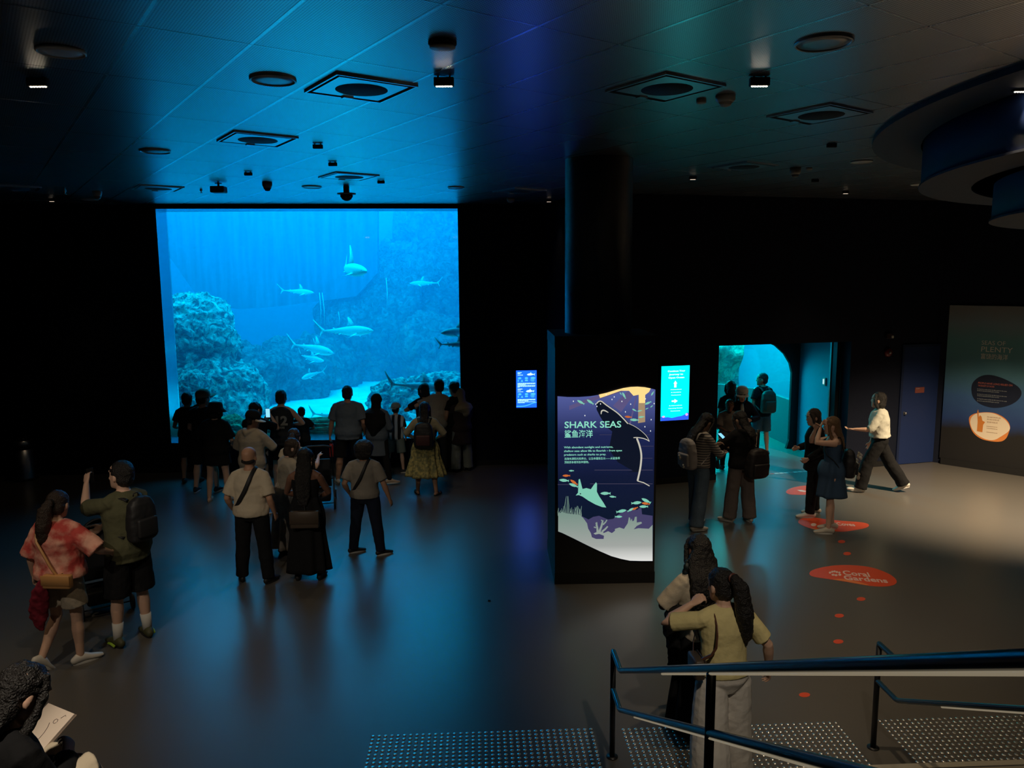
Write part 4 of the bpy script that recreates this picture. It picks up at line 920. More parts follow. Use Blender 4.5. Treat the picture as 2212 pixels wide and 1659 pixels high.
# ------------------------------------------------------------------ floor decals
ORD = mat('decal_orange_red', (0.72, 0.085, 0.03, 1), 0.5, spec=.35); ORY = mat('decal_orange', (0.80, 0.22, 0.06, 1), 0.5, spec=.35); DWH = mat('decal_white', (0.75, .55, .5, 1), 0.5)
def fpoly(bm, pts, z0, z1):
    q = [onz(x, y, z0) for x, y in pts]; prism(bm, q, Vector((0, 0, z1-z0)))
def decal(name, pts, label, ctr):
    bm = bmesh.new(); fpoly(bm, smoothpoly(pts, 2), .0005, .002)
    o = link(name, bm, ORD); tag(o, label, 'floor sticker'); return o
def ftext(body, x, y, x2, y2, cap, parent, bold=.03):
    p = onz(x, y); q = onz(x2, y2); c = onz(x, y-cap)
    Ud = (q-p); text(body, p, Ud, Vector((-Ud.y, Ud.x, 0)), (c-p).length, DWH, 'sticker_text', parent, off=.0028, width=Ud.length, bold=bold)
def E_(cx, cy_, rx, ry, n=20): return [(cx+rx*cos(2*pi*k/n), cy_+ry*sin(2*pi*k/n)) for k in range(n)]
def G(x, y): return (1640+x/3.072, 1000+y/3.072)
o = decal('floor_sticker', [G(*q) for q in ((328, 735), (350, 710), (430, 690), (520, 678), (620, 678), (740, 690), (840, 725), (900, 760), (918, 795), (880, 818), (780, 822), (680, 808), (560, 785), (440, 768), (350, 755))], 'largest red oval floor sticker reading Coral Gardens', 0)
bm = bmesh.new(); fpoly(bm, smoothpoly([G(*q) for q in ((470, 772), (560, 783), (680, 806), (740, 815), (700, 800), (600, 775), (540, 768))], 2), .002, .0025); link('orange_edge', bm, ORY, o)
ftext('Coral', *G(558, 742), *G(735, 757), 9, o); ftext('Gardens', *G(566, 775), *G(855, 797), 9, o)
bm = bmesh.new()
for k, (x, y) in enumerate(((470, 728), (485, 722), (500, 720), (515, 724), (532, 728), (490, 742), (510, 745), (535, 742))): fpoly(bm, E_(*G(x, y), 2.6 if k < 5 else 3.4, 2.2, 10), .0022, .0028)
link('coral_icon', bm, DWH, o)
def K(x, y): return (1680+x/10.055, 1030+y/10.055)
o = decal('floor_sticker', [K(*q) for q in ((435, 980), (480, 920), (600, 885), (740, 875), (900, 900), (1100, 930), (1300, 950), (1500, 965), (1750, 980), (1950, 1010), (1995, 1060), (1930, 1110), (1700, 1155), (1450, 1195), (1250, 1185), (1000, 1185), (800, 1150), (600, 1085), (480, 1030))], 'red oval floor sticker under the feet of the denim dress girl', 0)
bm = bmesh.new(); fpoly(bm, smoothpoly([K(*q) for q in ((680, 1115), (850, 1160), (1000, 1185), (1050, 1170), (950, 1130), (800, 1120))], 2), .002, .0025); link('orange_edge', bm, ORY, o)
ftext('Coves', *K(1290, 1055), *K(1690, 1075), 6, o)
bm = bmesh.new(); fpoly(bm, E_(*K(780, 1040), 6, 3.4), .0022, .0028); link('shell_icon', bm, DWH, o)
o = decal('floor_sticker', [K(*q) for q in ((165, 340), (220, 270), (400, 215), (600, 190), (800, 180), (1000, 190), (1200, 215), (1350, 260), (1445, 325), (1400, 365), (1250, 392), (1000, 395), (700, 390), (400, 392), (250, 385))], 'farthest red oval floor sticker, behind the dark dressed woman', 0)
bm = bmesh.new(); fpoly(bm, [K(*q) for q in ((420, 285), (520, 285), (640, 315), (570, 330), (480, 315))], .0022, .0028); link('fish_icon', bm, DWH, o)
ftext('Open Ocean', *K(690, 330), *K(1220, 338), 6, o)
for (x, y, r, lb) in ((1818, 1170, 8, 'small red floor dot nearest the denim dress girl'), (1830, 1196, 8.5, 'small red floor dot just above the Coral Gardens sticker'), (1860, 1294, 9.5, 'red floor dot just below the Coral Gardens sticker'), (1813, 1330, 10, 'red floor dot, second below the Coral Gardens sticker'), (1811, 1386, 11, 'red floor dot just above the far handrail'), (1738, 1501, 12, 'dim red floor dot below the main handrail, nearest the stairs')):
    bm = bmesh.new(); fpoly(bm, [(px, py) for px, py in E_(x, y, r, r*.42, 24)], .0005, .002); tag(link('floor_dot', bm, ORD), lb, 'floor sticker', 'red dots on the floor')

# ------------------------------------------------------------------ tactile studs, stairs, handrails, bin
STUD = mat('stud_steel', (.95, .93, .88, 1), .30, metal=1)
ta = radians(2.5); TU = Vector((cos(ta), sin(ta), 0)); TV = Vector((sin(ta), -cos(ta), 0))
bm = bmesh.new(); lathe(bm, (0, 0, 0), [(.0155, 0), (.0150, .0022), (.011, .0045), (.004, .0052), (0, .0053)], 12); sm_me = bpy.data.meshes.new('stud'); bmesh.ops.recalc_face_normals(bm, faces=bm.faces); bm.to_mesh(sm_me); bm.free(); sm_me.materials.append(STUD)
for p in sm_me.polygons: p.use_smooth = True
for (x0, y0, nc, lb) in ((-1.14, 5.76, 36, 'strip of round steel warning studs left of the handrail'), (0.89, 5.83, 36, 'middle strip of round steel warning studs behind the handrails'), (3.03, 5.93, 36, 'strip of round steel warning studs in the bottom right corner')):
    t = wempty('tactile_strip', (x0, y0, 0)); tag(t, lb, 'tactile studs', 'tactile strips at the foot of the stairs')
    pts = []
    for r in range(13):
        for c in range(nc): pts.append((r, TU*(c*.0505)+TV*(r*.05)))
    pts.sort(key=lambda q: (-q[0], abs(q[1].x-(.9 if x0 < 3 else .4))))
    vis = [q for q in pts if r <= 12]
    near = [q for q in vis if 5 <= q[0] <= (9 if x0 < 0 else 12)][:100]; ids = set(id(q) for q in near)
    for q in near:
        s = bpy.data.objects.new('stud', sm_me); COL.objects.link(s); s.parent = t; s.location = q[1]
    b2 = bmesh.new()
    for q in pts:
        if id(q) in ids: continue
        k = len(b2.verts); b2.from_mesh(sm_me); b2.verts.ensure_lookup_table()
        for v in b2.verts[k:]: v.co += q[1]
    o = link('stud_field', b2, STUD, t, True); o['kind'] = 'stuff'
STEP = mat('step_vinyl', (.10, .095, .09, 1), .5, bump=.1, bscale=150); NOSE = mat('step_nosing', (.55, .5, .4, 1), .4)
DW_ = Vector((sin(ta), -cos(ta), 0)); DX = Vector((cos(ta), sin(ta), 0)); S0 = Vector((0.75, 5.02, 0))
bm = bmesh.new(); bn = bmesh.new()
for k in range(12):
    v0 = k*.305
    for (a, b) in ((-1.95, 5.2),):
        q = [S0+DX*a+DW_*v0, S0+DX*b+DW_*v0, S0+DX*b+DW_*4.2, S0+DX*a+DW_*4.2]
        z0, z1 = k*.167, (k+1)*.167
        hexa(bm, [p+UP*z for z in (z0, z1) for p in q])
        q = [S0+DX*a+DW_*(v0-.004), S0+DX*b+DW_*(v0-.004), S0+DX*b+DW_*(v0+.05), S0+DX*a+DW_*(v0+.05)]
        hexa(bn, [p+UP*z for z in (z1-.02, z1+.002) for p in q])
q = [S0+DX*-9+DW_*3.66, S0+DX*12+DW_*3.66, S0+DX*12+DW_*8.2, S0+DX*-9+DW_*8.2]
hexa(bm, [p+UP*z for z in (0, 2.004) for p in q])
st_ = struct(link('staircase', bm, STEP)); tag(st_, 'wide stair flight rising to the upper landing', 'stairs', kind='structure'); struct(link('nosing', bn, NOSE, st_))
# seating ledge at the left where the drawing visitor sits
bm = bmesh.new()
for (y0, y1, z) in ((-.8, 2.35, 1.62), (2.35, 3.0, 1.20), (3.0, 3.5, .80), (3.5, 3.95, .40)): box(bm, (-3.6, (y0+y1)/2, z/2), (4.1, y1-y0, z))
o = link('seating_ledge', bm, STEP); tag(o, 'broad seating ledge under the drawing visitor at lower left', 'ledge', kind='structure')

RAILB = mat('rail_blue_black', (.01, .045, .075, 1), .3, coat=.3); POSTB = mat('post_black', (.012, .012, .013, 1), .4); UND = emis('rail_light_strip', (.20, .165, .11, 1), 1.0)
SL = .542
def railing(ox, label, far):
    base = Vector((0.75+ox, 5.47+ox*.045, 0)); D = DW_
    t = wempty('handrail', tuple(base)); tag(t, label, 'handrail')
    for (zt, r, nm_) in ((.86, .02, 'top_rail'), (.56, .019, 'lower_rail')):
        pts = [base+UP*zt, base+D*.02+UP*(zt), base+D*.27+UP*zt, base+D*.31+UP*(zt+.012)] + [base+D*(.31+s)+UP*(zt+.012+s*SL) for s in (.5, 1.2, 2.0, 2.8, 3.5, 3.9)]
        e = pts[-1]; pts += [e+D*.06+UP*.02, e+D*1.2+UP*.02, e+D*1.8+UP*.02]
        bm = bmesh.new(); tube(bm, pts, r, 14, round_ends=True); wpart(nm_, bm, RAILB, t, True)
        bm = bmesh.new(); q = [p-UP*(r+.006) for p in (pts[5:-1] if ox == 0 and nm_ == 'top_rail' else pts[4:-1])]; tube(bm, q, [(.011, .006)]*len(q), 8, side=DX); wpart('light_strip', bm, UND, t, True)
    for s in (0, 2.35, 4.5):
        p = base+D*s; zf = max(0, (int((s-.44)/.305)+1)*.167) if s > .44 else 0
        zf = min(zf, 2.0); zt = .86+max(0, s-.31)*SL if s < 4.2 else 2.99
        bm = bmesh.new(); cyl(bm, tuple(p+UP*zf), .021, zt-zf-.015, 16); cyl(bm, tuple(p+UP*zf), .045, .008, 16); wpart('post', bm, POSTB, t, True)
    return t
railing(0.0, 'long blue black handrail in front, crossing the yellow top woman', 0)
railing(2.05, 'second dark handrail at the right edge, farther from the yellow top woman', 1)
v = onz(1057, 1298); bm = bmesh.new(); box(bm, (v.x, v.y, .006), (.03, .02, .012)); tag(link('litter_scrap', bm, BLACK), 'tiny dark scrap lying alone on the open floor left of the kiosk', 'litter')
# steel bin
bp_ = onz(41, 1041)
t = wempty('litter_bin', (bp_.x, bp_.y+.2, 0)); tag(t, 'round brushed steel litter bin standing at the far left wall', 'bin')
BST = mat('bin_steel', (.45, .44, .42, 1), .3, metal=1)
bm = bmesh.new(); lathe(bm, (0, 0, 0), [(.205, .03), (.2, .05), (.2, .60)], 40); link('body', bm, BST, t, True)
bm = bmesh.new(); lathe(bm, (0, 0, 0), [(.21, 0), (.21, .03), (.2, .03)], 40); link('base', bm, BLACK, t, True)
bm = bmesh.new(); lathe(bm, (0, 0, 0), [(.203, .60), (.207, .61), (.207, .65), (.2, .66)], 40); link('band', bm, BLACK, t, True)
bm = bmesh.new(); lathe(bm, (0, 0, 0), [(.2, .66), (.19, .70), (.17, .74), (.155, .75)], 40); link('collar', bm, BST, t, True)
bm = bmesh.new(); lathe(bm, (0, 0, 0), [(.15, .75), (.13, .79), (.06, .815), (0, .82)], 40); link('dome', bm, mat('bin_dome', (.02, .02, .02, 1), .15), t, True)
# ------------------------------------------------------------------ people
SKIN = {'tan': mat('skin_tan', (.50, .27, .17, 1), .55), 'light': mat('skin_light', (.68, .42, .30, 1), .55), 'brown': mat('skin_brown', (.22, .105, .065, 1), .55)}
HAIRB = mat('hair_black', (.010, .008, .007, 1), .45, bump=.7, bscale=120); HAIRD = mat('hair_dark_brown', (.03, .018, .012, 1), .45, bump=.7, bscale=120); HAIRF = mat('hair_fair', (.20, .11, .05, 1), .5, bump=.7, bscale=120)
EYEM = mat('eye_dark', (.02, .015, .012, 1), .15); EYEW = mat('eye_white', (.7, .68, .64, 1), .3); LIP = mat('lips', (.4, .12, .10, 1), .5)
def cloth(name, col, **k): return mat('cloth_'+name, tuple(col)+(1,), .9, spec=.2, bump=k.pop('bump', .25), bscale=k.pop('bscale', 25), **k)
BLK = cloth('black', (.010, .010, .011)); DNAVY = cloth('navy', (.012, .017, .035)); CREAM = cloth('cream', (.62, .52, .38)); BEIGE = cloth('beige', (.42, .36, .28)); GREY = cloth('grey', (.20, .20, .21)); CHAR = cloth('charcoal', (.035, .036, .038))
GREYBLUE = cloth('greyblue', (.13, .16, .20)); OLIVE = cloth('olive', (.10, .10, .055)); KHAKI = cloth('khaki', (.34, .30, .2)); YEL = cloth('yellow', (.74, .63, .30)); WHITEC = cloth('offwhite', (.68, .66, .60)); JEAN = cloth('jean', (.10, .15, .21), bscale=80); JEAND = cloth('denim', (.045, .085, .15), bscale=80); GREEN_G = cloth('greygreen', (.18, .22, .20)); TEALG = cloth('tealgrey', (.35, .42, .38))
TIE = cloth('tie_dye', (.80, .42, .32), col2=(.55, .08, .07, 1), vscale=7); FLOWER = cloth('floral', (.50, .42, .16), col2=(.20, .20, .10, 1), vscale=22); LBROWN = cloth('brown', (.16, .10, .06)); MAROON = cloth('maroon', (.18, .015, .03)); LPANT = cloth('pale_trousers', (.74, .69, .62))
def striped(name, c1, c2, n, axis='Z'):
    m = cloth(name, c1); nn, l = nodes(m); b = nn['Principled BSDF']; tc = nn.new('ShaderNodeTexCoord'); s = nn.new('ShaderNodeSeparateXYZ'); l.new(tc.outputs['Object'], s.inputs[0])
    mu = nn.new('ShaderNodeMath'); mu.operation = 'MULTIPLY'; mu.inputs[1].default_value = n; l.new(s.outputs[axis], mu.inputs[0])
    fr = nn.new('ShaderNodeMath'); fr.operation = 'FRACT'; l.new(mu.outputs[0], fr.inputs[0]); gt = nn.new('ShaderNodeMath'); gt.operation = 'GREATER_THAN'; gt.inputs[1].default_value = .5; l.new(fr.outputs[0], gt.inputs[0])
    mx = nn.new('ShaderNodeMix'); mx.data_type = 'RGBA'; mx.inputs['A'].default_value = tuple(c1)+(1,); mx.inputs['B'].default_value = tuple(c2)+(1,); l.new(gt.outputs[0], mx.inputs['Factor']); l.new(mx.outputs['Result'], b.inputs['Base Color']); return m
STRIPE = striped('striped_knit', (.42, .38, .33), (.10, .10, .11), 28); VSTRIPE = striped('striped_tee', (.65, .66, .62), (.03, .03, .035), 9, 'X')
SOLE = mat('sole_white', (.62, .6, .55, 1), .6); SOLEB = mat('sole_dark', (.02, .02, .02, 1), .7); SHW_ = mat('shoe_white', (.66, .62, .55, 1), .6); SHB = mat('shoe_black', (.015, .015, .015, 1), .6); SHT = mat('shoe_tan', (.45, .34, .25, 1), .6); SHN = mat('shoe_olive', (.07, .07, .03, 1), .6); LIME = mat('shoe_lime', (.35, .55, .05, 1), .5); SOCK = mat('sock_white', (.6, .58, .54, 1), .9)
LEATHER = mat('leather_tan', (.55, .28, .10, 1), .45); LEATHD = mat('leather_dark', (.07, .05, .035, 1), .5); NYL = mat('nylon_black', (.012, .012, .014, 1), .6); NYLG = mat('nylon_pale_grey', (.42, .40, .40, 1), .6); NYLO = mat('nylon_green', (.05, .08, .06, 1), .65)
PHB = mat('phone_black', (.01, .01, .01, 1), .2); PSC = emis('phone_screen', S(120, 190, 240), 1.6)

def rot(ax, deg): return Matrix.Rotation(radians(deg), 4, ax)
def T(v): return Matrix.Translation(Vector(v))
def about(c, M): return T(c) @ M @ T(-Vector(c))

def headlofts(bm, H):
    secs = [(-.118, .022, .026, .050), (-.108, .040, .050, .040), (-.085, .054, .070, .022), (-.05, .066, .086, .006), (-.01, .073, .093, .0), (.03, .077, .097, -.004), (.065, .074, .094, -.007), (.092, .060, .076, -.010), (.110, .038, .048, -.012), (.119, .014, .018, -.012)]
    rings = []
    for z, rx, ry, cy_ in secs: rings.append([H @ Vector((rx*cos(2*pi*i/20), cy_+ry*sin(2*pi*i/20), z)) for i in range(20)])
    loft(bm, rings)
    ell(bm, (0, .096, -.022), (.012, .019, .014), H, 8, 6); ell(bm, (0, .090, .002), (.008, .012, .028), H, 8, 6)
    ell(bm, (0, .082, .030), (.052, .016, .010), H, 12, 6); ell(bm, (0, .080, -.062), (.022, .014, .010), H, 10, 6); ell(bm, (0, .072, -.100), (.022, .016, .014), H, 8, 6)
    for s in (1, -1):
        ell(bm, (s*.079, -.006, -.012), (.009, .018, .030), H @ T((0, 0, 0)), 8, 7); ell(bm, (s*.042, .062, -.025), (.018, .018, .018), H, 8, 6)

def hand(bm, M, curl=25, s=1.0, side=1, n=7):
    """hand along -Z from wrist, palm facing -Y*?; thumb on +X*side"""
    def P(v): return M @ (Vector(v)*s)
    ax = (M.to_3x3() @ Vector((1, 0, 0))).normalized()
    tube(bm, [P((0, 0, .012)), P((0, 0, -.02)), P((0, 0, -.055)), P((0, -.001, -.088))], [(.024*s, .017*s), (.033*s, .015*s), (.041*s, .014*s), (.038*s, .012*s)], 12, side=ax, round_ends=True)
    for i, (x, L, r) in enumerate(((.030, .068, .0085), (.010, .077, .0088), (-.010, .072, .0085), (-.029, .056, .0075))):
        p = Vector((x*side, 0, -.086)); a = radians(8); pts = [p, ]; rr = [r*s]
        sp_ = x*.12*side
        for k, f in enumerate((.45, .32, .23)):
            a += radians(curl*(1.0 if k else .7)+i*3)
            p = p+Vector((sp_*.5, -sin(a)*L*f*1.0, -cos(a)*L*f)); pts.append(p); rr.append(r*s*(1-.1*(k+1)))
        tube(bm, [P(q) for q in pts], rr, n, round_ends=True)
    q = [Vector((.028*side, -.004, -.025)), Vector((.047*side, -.014, -.048)), Vector((.054*side, -.022, -.074)), Vector((.052*side, -.030, -.094))]
    tube(bm, [P(v) for v in q], [.013*s, .011*s, .0095*s, .008*s], n, round_ends=True)

def ik(a, t, l1, l2, hint):
    d = t-a; L = min(d.length, (l1+l2)*.995); d.normalize(); t = a+d*L
    x = (l1*l1-l2*l2+L*L)/(2*L); h = sqrt(max(l1*l1-x*x, 0)); hp = Vector(hint)-d*Vector(hint).dot(d); hp.normalize()
    return a+d*x+hp*h, t

TORSO = [(.84, .150, .105, 0), (.90, .170, .118, -.01), (.96, .168, .118, -.012), (1.03, .148, .104, -.005), (1.10, .136, .096, 0), (1.18, .146, .104, .004), (1.27, .160, .112, .004), (1.34, .162, .110, .0), (1.385, .146, .094, -.004), (1.42, .108, .076, -.008), (1.455, .066, .058, -.008)]
def person(x, y, yaw, h=1.7, label='', lean=0, side=0, twist=0, head=(0, 0), girth=1.0, skin='tan',
           arms=None, legs=None, top=None, bottom=None, hair=None, hat=None, shoes=None, face=False, vox=None, z0=0.0, detail=None, foot_z=True, sit=False, eyes=None, name='person', shoulder=1.0):
    """local frame: faces +Y, right hand at +X. yaw in degrees: 0 = facing away from the camera (+Y)."""
    k = h/1.72
    root = wempty(name, (x, y, z0), radians(yaw)); tag(root, label, 'person')
    dist = sqrt(x*x+y*y)
    vx = vox or (.0065 if dist < 6 else .009 if dist < 9.5 else .0115)
    K = Matrix.Scale(k, 4)
    pel = Vector((0, 0, .93))
    # legs -----------------------------------------------------------
    legs = legs or {}
    LG = {}
    lows = []
    for s, key in ((1, 'R'), (-1, 'L')):
        fwd, out, knee = legs.get(key, (0, 3, 2)); fy = legs.get('f'+key, 8*s)
        hip = Vector((s*.092*min(girth, 1.15), 0, .90)); th, sh = .425, .415
        a = radians(fwd); o_ = radians(out)*s
        d1 = Vector((sin(o_), sin(a)*cos(o_), -cos(a)*cos(o_)))
        kn = hip+d1*th; a2 = a-radians(knee)
        d2 = Vector((sin(o_), sin(a2)*cos(o_), -cos(a2)*cos(o_))); an = kn+d2*sh
        LG[s] = [hip, kn, an, fy, a2]; lows.append(an.z)
    drop = min(lows)-.075 if not sit else (sit/k if not isinstance(sit, bool) else 0)
    B = K @ T((0, 0, -drop))      # body space -> local
    Mu = B @ about(pel, rot('X', -lean) @ rot('Y', side) @ rot('Z', twist))
    hyaw, hpit = head
    Mh = Mu @ T((0, .012, 1.465)) @ rot('X', lean*.6) @ rot('Z', hyaw) @ rot('X', -hpit) @ T((0, .012, .130)) @ Matrix.Scale(1.12, 4)
    g = girth
    arms = arms or {}; AR = {}
    for s, key in ((1, 'R'), (-1, 'L')):
        sh_ = Vector((s*.163*(1+.5*(g-1))*shoulder, -.005, 1.356)); tgt, hint = arms.get(key, ((s*(.235+.12*(g-1)), .03, .86), (s*.25, -1, 0)))
        el, wr = ik(sh_, Vector(tgt), .285, .25, hint); AR[s] = [sh_, el, wr]
    # body mesh --------------------------------------------------------
    bm = bmesh.new()
    rings = [[Mu @ Vector((rx*(.9+.1*g)*g**.5*cos(2*pi*i/20), cy_+ry*g*sin(2*pi*i/20), z)) for i in range(20)] for z, rx, ry, cy_ in TORSO]
    loft(bm, rings)
    tube(bm, [Mu @ Vector((0, -.012, 1.40)), Mu @ Vector((0, -.004, 1.46)), Mu @ Vector((0, .006, 1.52)), Mh @ Vector((0, -.005, -.06))], [(.062*k, .058*k), (.056*k, .056*k), (.054*k, .056*k), (.054*k, .056*k)], 14, side=(1, 0, 0))
    headlofts(bm, Mh)
    WR = {}
    for s in (1, -1):
        a, e, w_ = [Mu @ v for v in AR[s]]
        q = g**.6*k
        tube(bm, [Mu @ Vector((s*.045, -.010, 1.425)), Mu @ Vector((s*.10, -.008, 1.405)), a], [.040*q, .046*q, .050*q], 12)
        tube(bm, [a+(a-e)*.04, a.lerp(e, .12), a.lerp(e, .4), a.lerp(e, .75), e, e.lerp(w_, .25), e.lerp(w_, .6), w_], [.045*q, .052*q, .046*q, .041*q, .037*q, .040*q, .032*q, (.025*k, .022*k)], 12)
        d = (w_-e).normalized(); back = Vector((0, 0, 1)) if abs(d.z) < .8 else Vector((0, 1, 0))
        pd = legs.get('palm'+('R' if s == 1 else 'L')) or arms.get('palm'+('R' if s == 1 else 'L'))
        yv = -(Vector(pd) if pd else Vector((-s, .3, 0))); yv = (yv-d*yv.dot(d)).normalized(); zv = -d; xv = yv.cross(zv)
        HM = Matrix((xv, yv, zv)).transposed().to_4x4(); HM.translation = w_
        cur = arms.get('curl'+('R' if s == 1 else 'L'), 22)
        # thumb points forward (+Y) when hanging
        tdir = 1 if xv.dot(Vector((0, 1, .35))) > 0 else -1
        hand(bm, HM, cur, k*(1.0), tdir); WR[s] = HM
        hp_, kn, an, fy, a2 = LG[s]; hp_, kn, an = [B @ v for v in (hp_, kn, an)]
        tube(bm, [hp_+Vector((0, 0, .05*k)), hp_.lerp(kn, .1), hp_.lerp(kn, .45), hp_.lerp(kn, .8), kn, kn.lerp(an, .15), kn.lerp(an, .33), kn.lerp(an, .65), an], [.080*q, .088*q, .073*q, .057*q, .052*q, .051*q, .056*q, .041*q, .034*q], 14)
        fd = rot('Z', -fy).to_3x3() @ Vector((0, 1, 0)); pt = legs.get('toe'+('R' if s == 1 else 'L'), 0)
        if pt: fd = (fd*cos(radians(pt))+Vector((0, 0, -1))*sin(radians(pt))).normalized()
        LG[s].append(fd)
        up = Vector((0, 0, 1)); sx = fd.cross(up).normalized(); upf = sx.cross(fd)
        FM = Matrix((sx, fd, upf)).transposed().to_4x4(); FM.translation = an
        LG[s].append(FM)
        tube(bm, [FM @ Vector((0, -.045*k, -.045*k)), FM @ Vector((0, 0, -.035*k)), FM @ Vector((0, .06*k, -.045*k)), FM @ Vector((0, .12*k, -.055*k)), FM @ Vector((0, .165*k, -.06*k))], [(.028*k, .026*k), (.032*k, .034*k), (.036*k, .026*k), (.040*k, .017*k), (.032*k, .012*k)], 12, side=sx, round_ends=True)
    o = link('body', bm, SKIN[skin], root); bake(o, vx, 2)
    # face -------------------------------------------------------------
    if face:
        for s in (1, -1):
            bm = bmesh.new(); ell(bm, (s*.030, .083, .008), (.014, .009, .008), Mh, 10, 7); e = link('eye', bm, EYEW, root, True)
            bm = bmesh.new(); ell(bm, (s*.030, .0895, .008), (.0062, .004, .0062), Mh, 8, 6); link('pupil', bm, EYEM, e, True)
            bm = bmesh.new(); tube(bm, [Mh @ Vector((s*.015, .098, .028)), Mh @ Vector((s*.032, .097, .034)), Mh @ Vector((s*.048, .086, .029))], [.003*k, .004*k, .002*k], 6); link('eyebrow', bm, HAIRB, root, True)
        bm = bmesh.new(); ell(bm, (0, .094, -.060), (.021, .006, .0045), Mh, 12, 6); ell(bm, (0, .093, -.067), (.018, .006, .005), Mh, 12, 6); link('mouth', bm, LIP, root, True)
    # clothing -----------------------------------------------------------
    def clothmesh(nm, bm, m, dsp=.010, dsc=.09, vx2=None, sm_=3):
        o = link(nm, bm, m, root); bake(o, vx2 or vx*1.15, sm_, dsp*k, dsc); return o
    Z2 = lambda z: z
    if top:
        kind, m, slv, hem, loose = top['kind'], top['mat'], top.get('sleeve', .5), top.get('hem', .86), top.get('loose', .02)
        bm = bmesh.new(); rings = []
        zs = [hem]+[t_[0] for t_ in TORSO if t_[0] > hem+.02 and t_[0] < 1.44]
        def tor(z):
            for p_, q_ in zip(TORSO[:-1], TORSO[1:]):
                if p_[0] <= z <= q_[0]:
                    f_ = (z-p_[0])/(q_[0]-p_[0]); return [p_[i]+(q_[i]-p_[i])*f_ for i in range(4)]
            return list(TORSO[0]) if z < TORSO[0][0] else list(TORSO[-1])
        for z in zs:
            _, rx, ry, cy_ = tor(z); lo = loose*(1 if z < 1.3 else .6)
            if z < 1.2 and loose > .02: rx = max(rx, .150); ry = max(ry, .105)
            rx = (rx*(.9+.1*g)*g**.5+lo); ry = ry*g+lo
            if z < .84: rx += (0.84-z)*top.get('flare', .1); ry += (0.84-z)*top.get('flare', .1)
            rings.append([(Mu if z > .8 else B) @ Vector((rx*cos(2*pi*i/24), cy_+ry*sin(2*pi*i/24), z)) for i in range(24)])
        nz = top.get('neck', 1.455)
        rings.append([Mu @ Vector((.072*cos(2*pi*i/24), -.008+.064*sin(2*pi*i/24), nz)) for i in range(24)])
        if kind == 'cami': rings = rings[:-3]
        loft(bm, rings)
        if kind != 'cami':
            for s in (1, -1):
                a, e, w_ = [Mu @ v for v in AR[s]]; ls = .006+loose*.36
                if slv <= 0: ell(bm, AR[s][0]*1.0-Vector((s*.02, 0, .0)), (.05, .055, .055), Mu); continue
                q = g**.6*k
                tube(bm, [Mu @ Vector((s*.045, -.010, 1.425)), Mu @ Vector((s*.10, -.008, 1.402)), a, a.lerp(e, .1)], [.040*q+ls*.3, .048*q+ls*.6, .053*q+ls*.8, .05*q+ls*.8], 12)
                pts = [a+(a-e)*.02, a.lerp(e, .1)]; rr = [(.046*q+ls*.6), (.052*q+ls*.9)]
                if slv <= 1:
                    for f_ in (.5, 1): pts.append(a.lerp(e, slv*f_)); rr.append((.050-.002*f_)*q+ls*(1+.45*f_))
                else:
                    pts += [a.lerp(e, .6), e, e.lerp(w_, .5*(slv-1)), e.lerp(w_, min(slv-1, .97))]; rr += [.048*q+ls, .043*q+ls, .040*q+ls, .029*q+ls]
                tube(bm, pts, rr, 14)
        if kind == 'hoodie':
            tube(bm, [Mu @ Vector((-.09, -.05, 1.45)), Mu @ Vector((-.05, -.10, 1.43)), Mu @ Vector((0, -.125, 1.40)), Mu @ Vector((.05, -.10, 1.43)), Mu @ Vector((.09, -.05, 1.45))], [.03*k, .045*k, .055*k, .045*k, .03*k], 10, round_ends=True)
        clothmesh(top.get('name', 'shirt'), bm, m, top.get('wr', .012))
        for nm_, mm, a_, b_ in top.get('bands', []):
            bm = bmesh.new(); rr = []
            for z in (a_, b_):
                _, rx, ry, cy_ = tor(z); rr.append([Mu @ Vector(((rx*(.9+.1*g)*g**.5+loose+.008)*cos(2*pi*i/24), cy_+(ry*g+loose+.008)*sin(2*pi*i/24), z)) for i in range(24)])
            loft(bm, rr); link(nm_, bm, mm, root, True)
    if bottom:
        kind, m = bottom['kind'], bottom['mat']; ln = bottom.get('len', 1.95); w0 = bottom.get('wide', .0)
        bm = bmesh.new()
        if kind in ('pants', 'shorts'):
            rings = []
            for z, rx, ry, cy_ in [(.80, .12, .09, 0), (.85, .158, .112, 0), (.90, .176, .124, -.01), (.96, .174, .124, -.012), (1.03, .154, .110, -.005)]:
                rings.append([(B if z < .93 else Mu) @ Vector(((rx*(.9+.1*g)*g**.5+.008)*cos(2*pi*i/24), cy_+(ry*g+.008)*sin(2*pi*i/24), z)) for i in range(24)])
            loft(bm, rings)
            for s in (1, -1):
                hp_, kn, an = [B @ v for v in LG[s][:3]]; q = g**.6*k
                pts = [hp_+Vector((0, 0, .04*k)), hp_.lerp(kn, .12)]; rr = [.085*q, .098*q+w0*.2]
                if ln <= 1:
                    for f_ in (.5, 1): pts.append(hp_.lerp(kn, ln*f_)); rr.append(.088*q+w0*(.4+.6*f_)-.012*f_*k)
                else:
                    pts += [hp_.lerp(kn, .5), kn, kn.lerp(an, .35), kn.lerp(an, .75), kn.lerp(an, min(ln-1, 1.0))+Vector((0, 0, -.02*k if ln > 1.95 else 0))]
                    rr += [.084*q+w0*.5, .066*q+w0*.8, .064*q+w0*.95, .052*q+w0*1.1, .048*q+w0*1.3]
                tube(bm, pts, rr, 16)
            clothmesh(bottom.get('name', 'trousers' if kind == 'pants' else 'shorts'), bm, m, .012)
        else:
            zb, zt, r0, r1, nf = bottom.get('z0', .1), bottom.get('z1', 1.08), .155, bottom.get('r1', .34), bottom.get('folds', 9)
            rings = []; N_ = 16; off = bottom.get('shift', (0, 0))
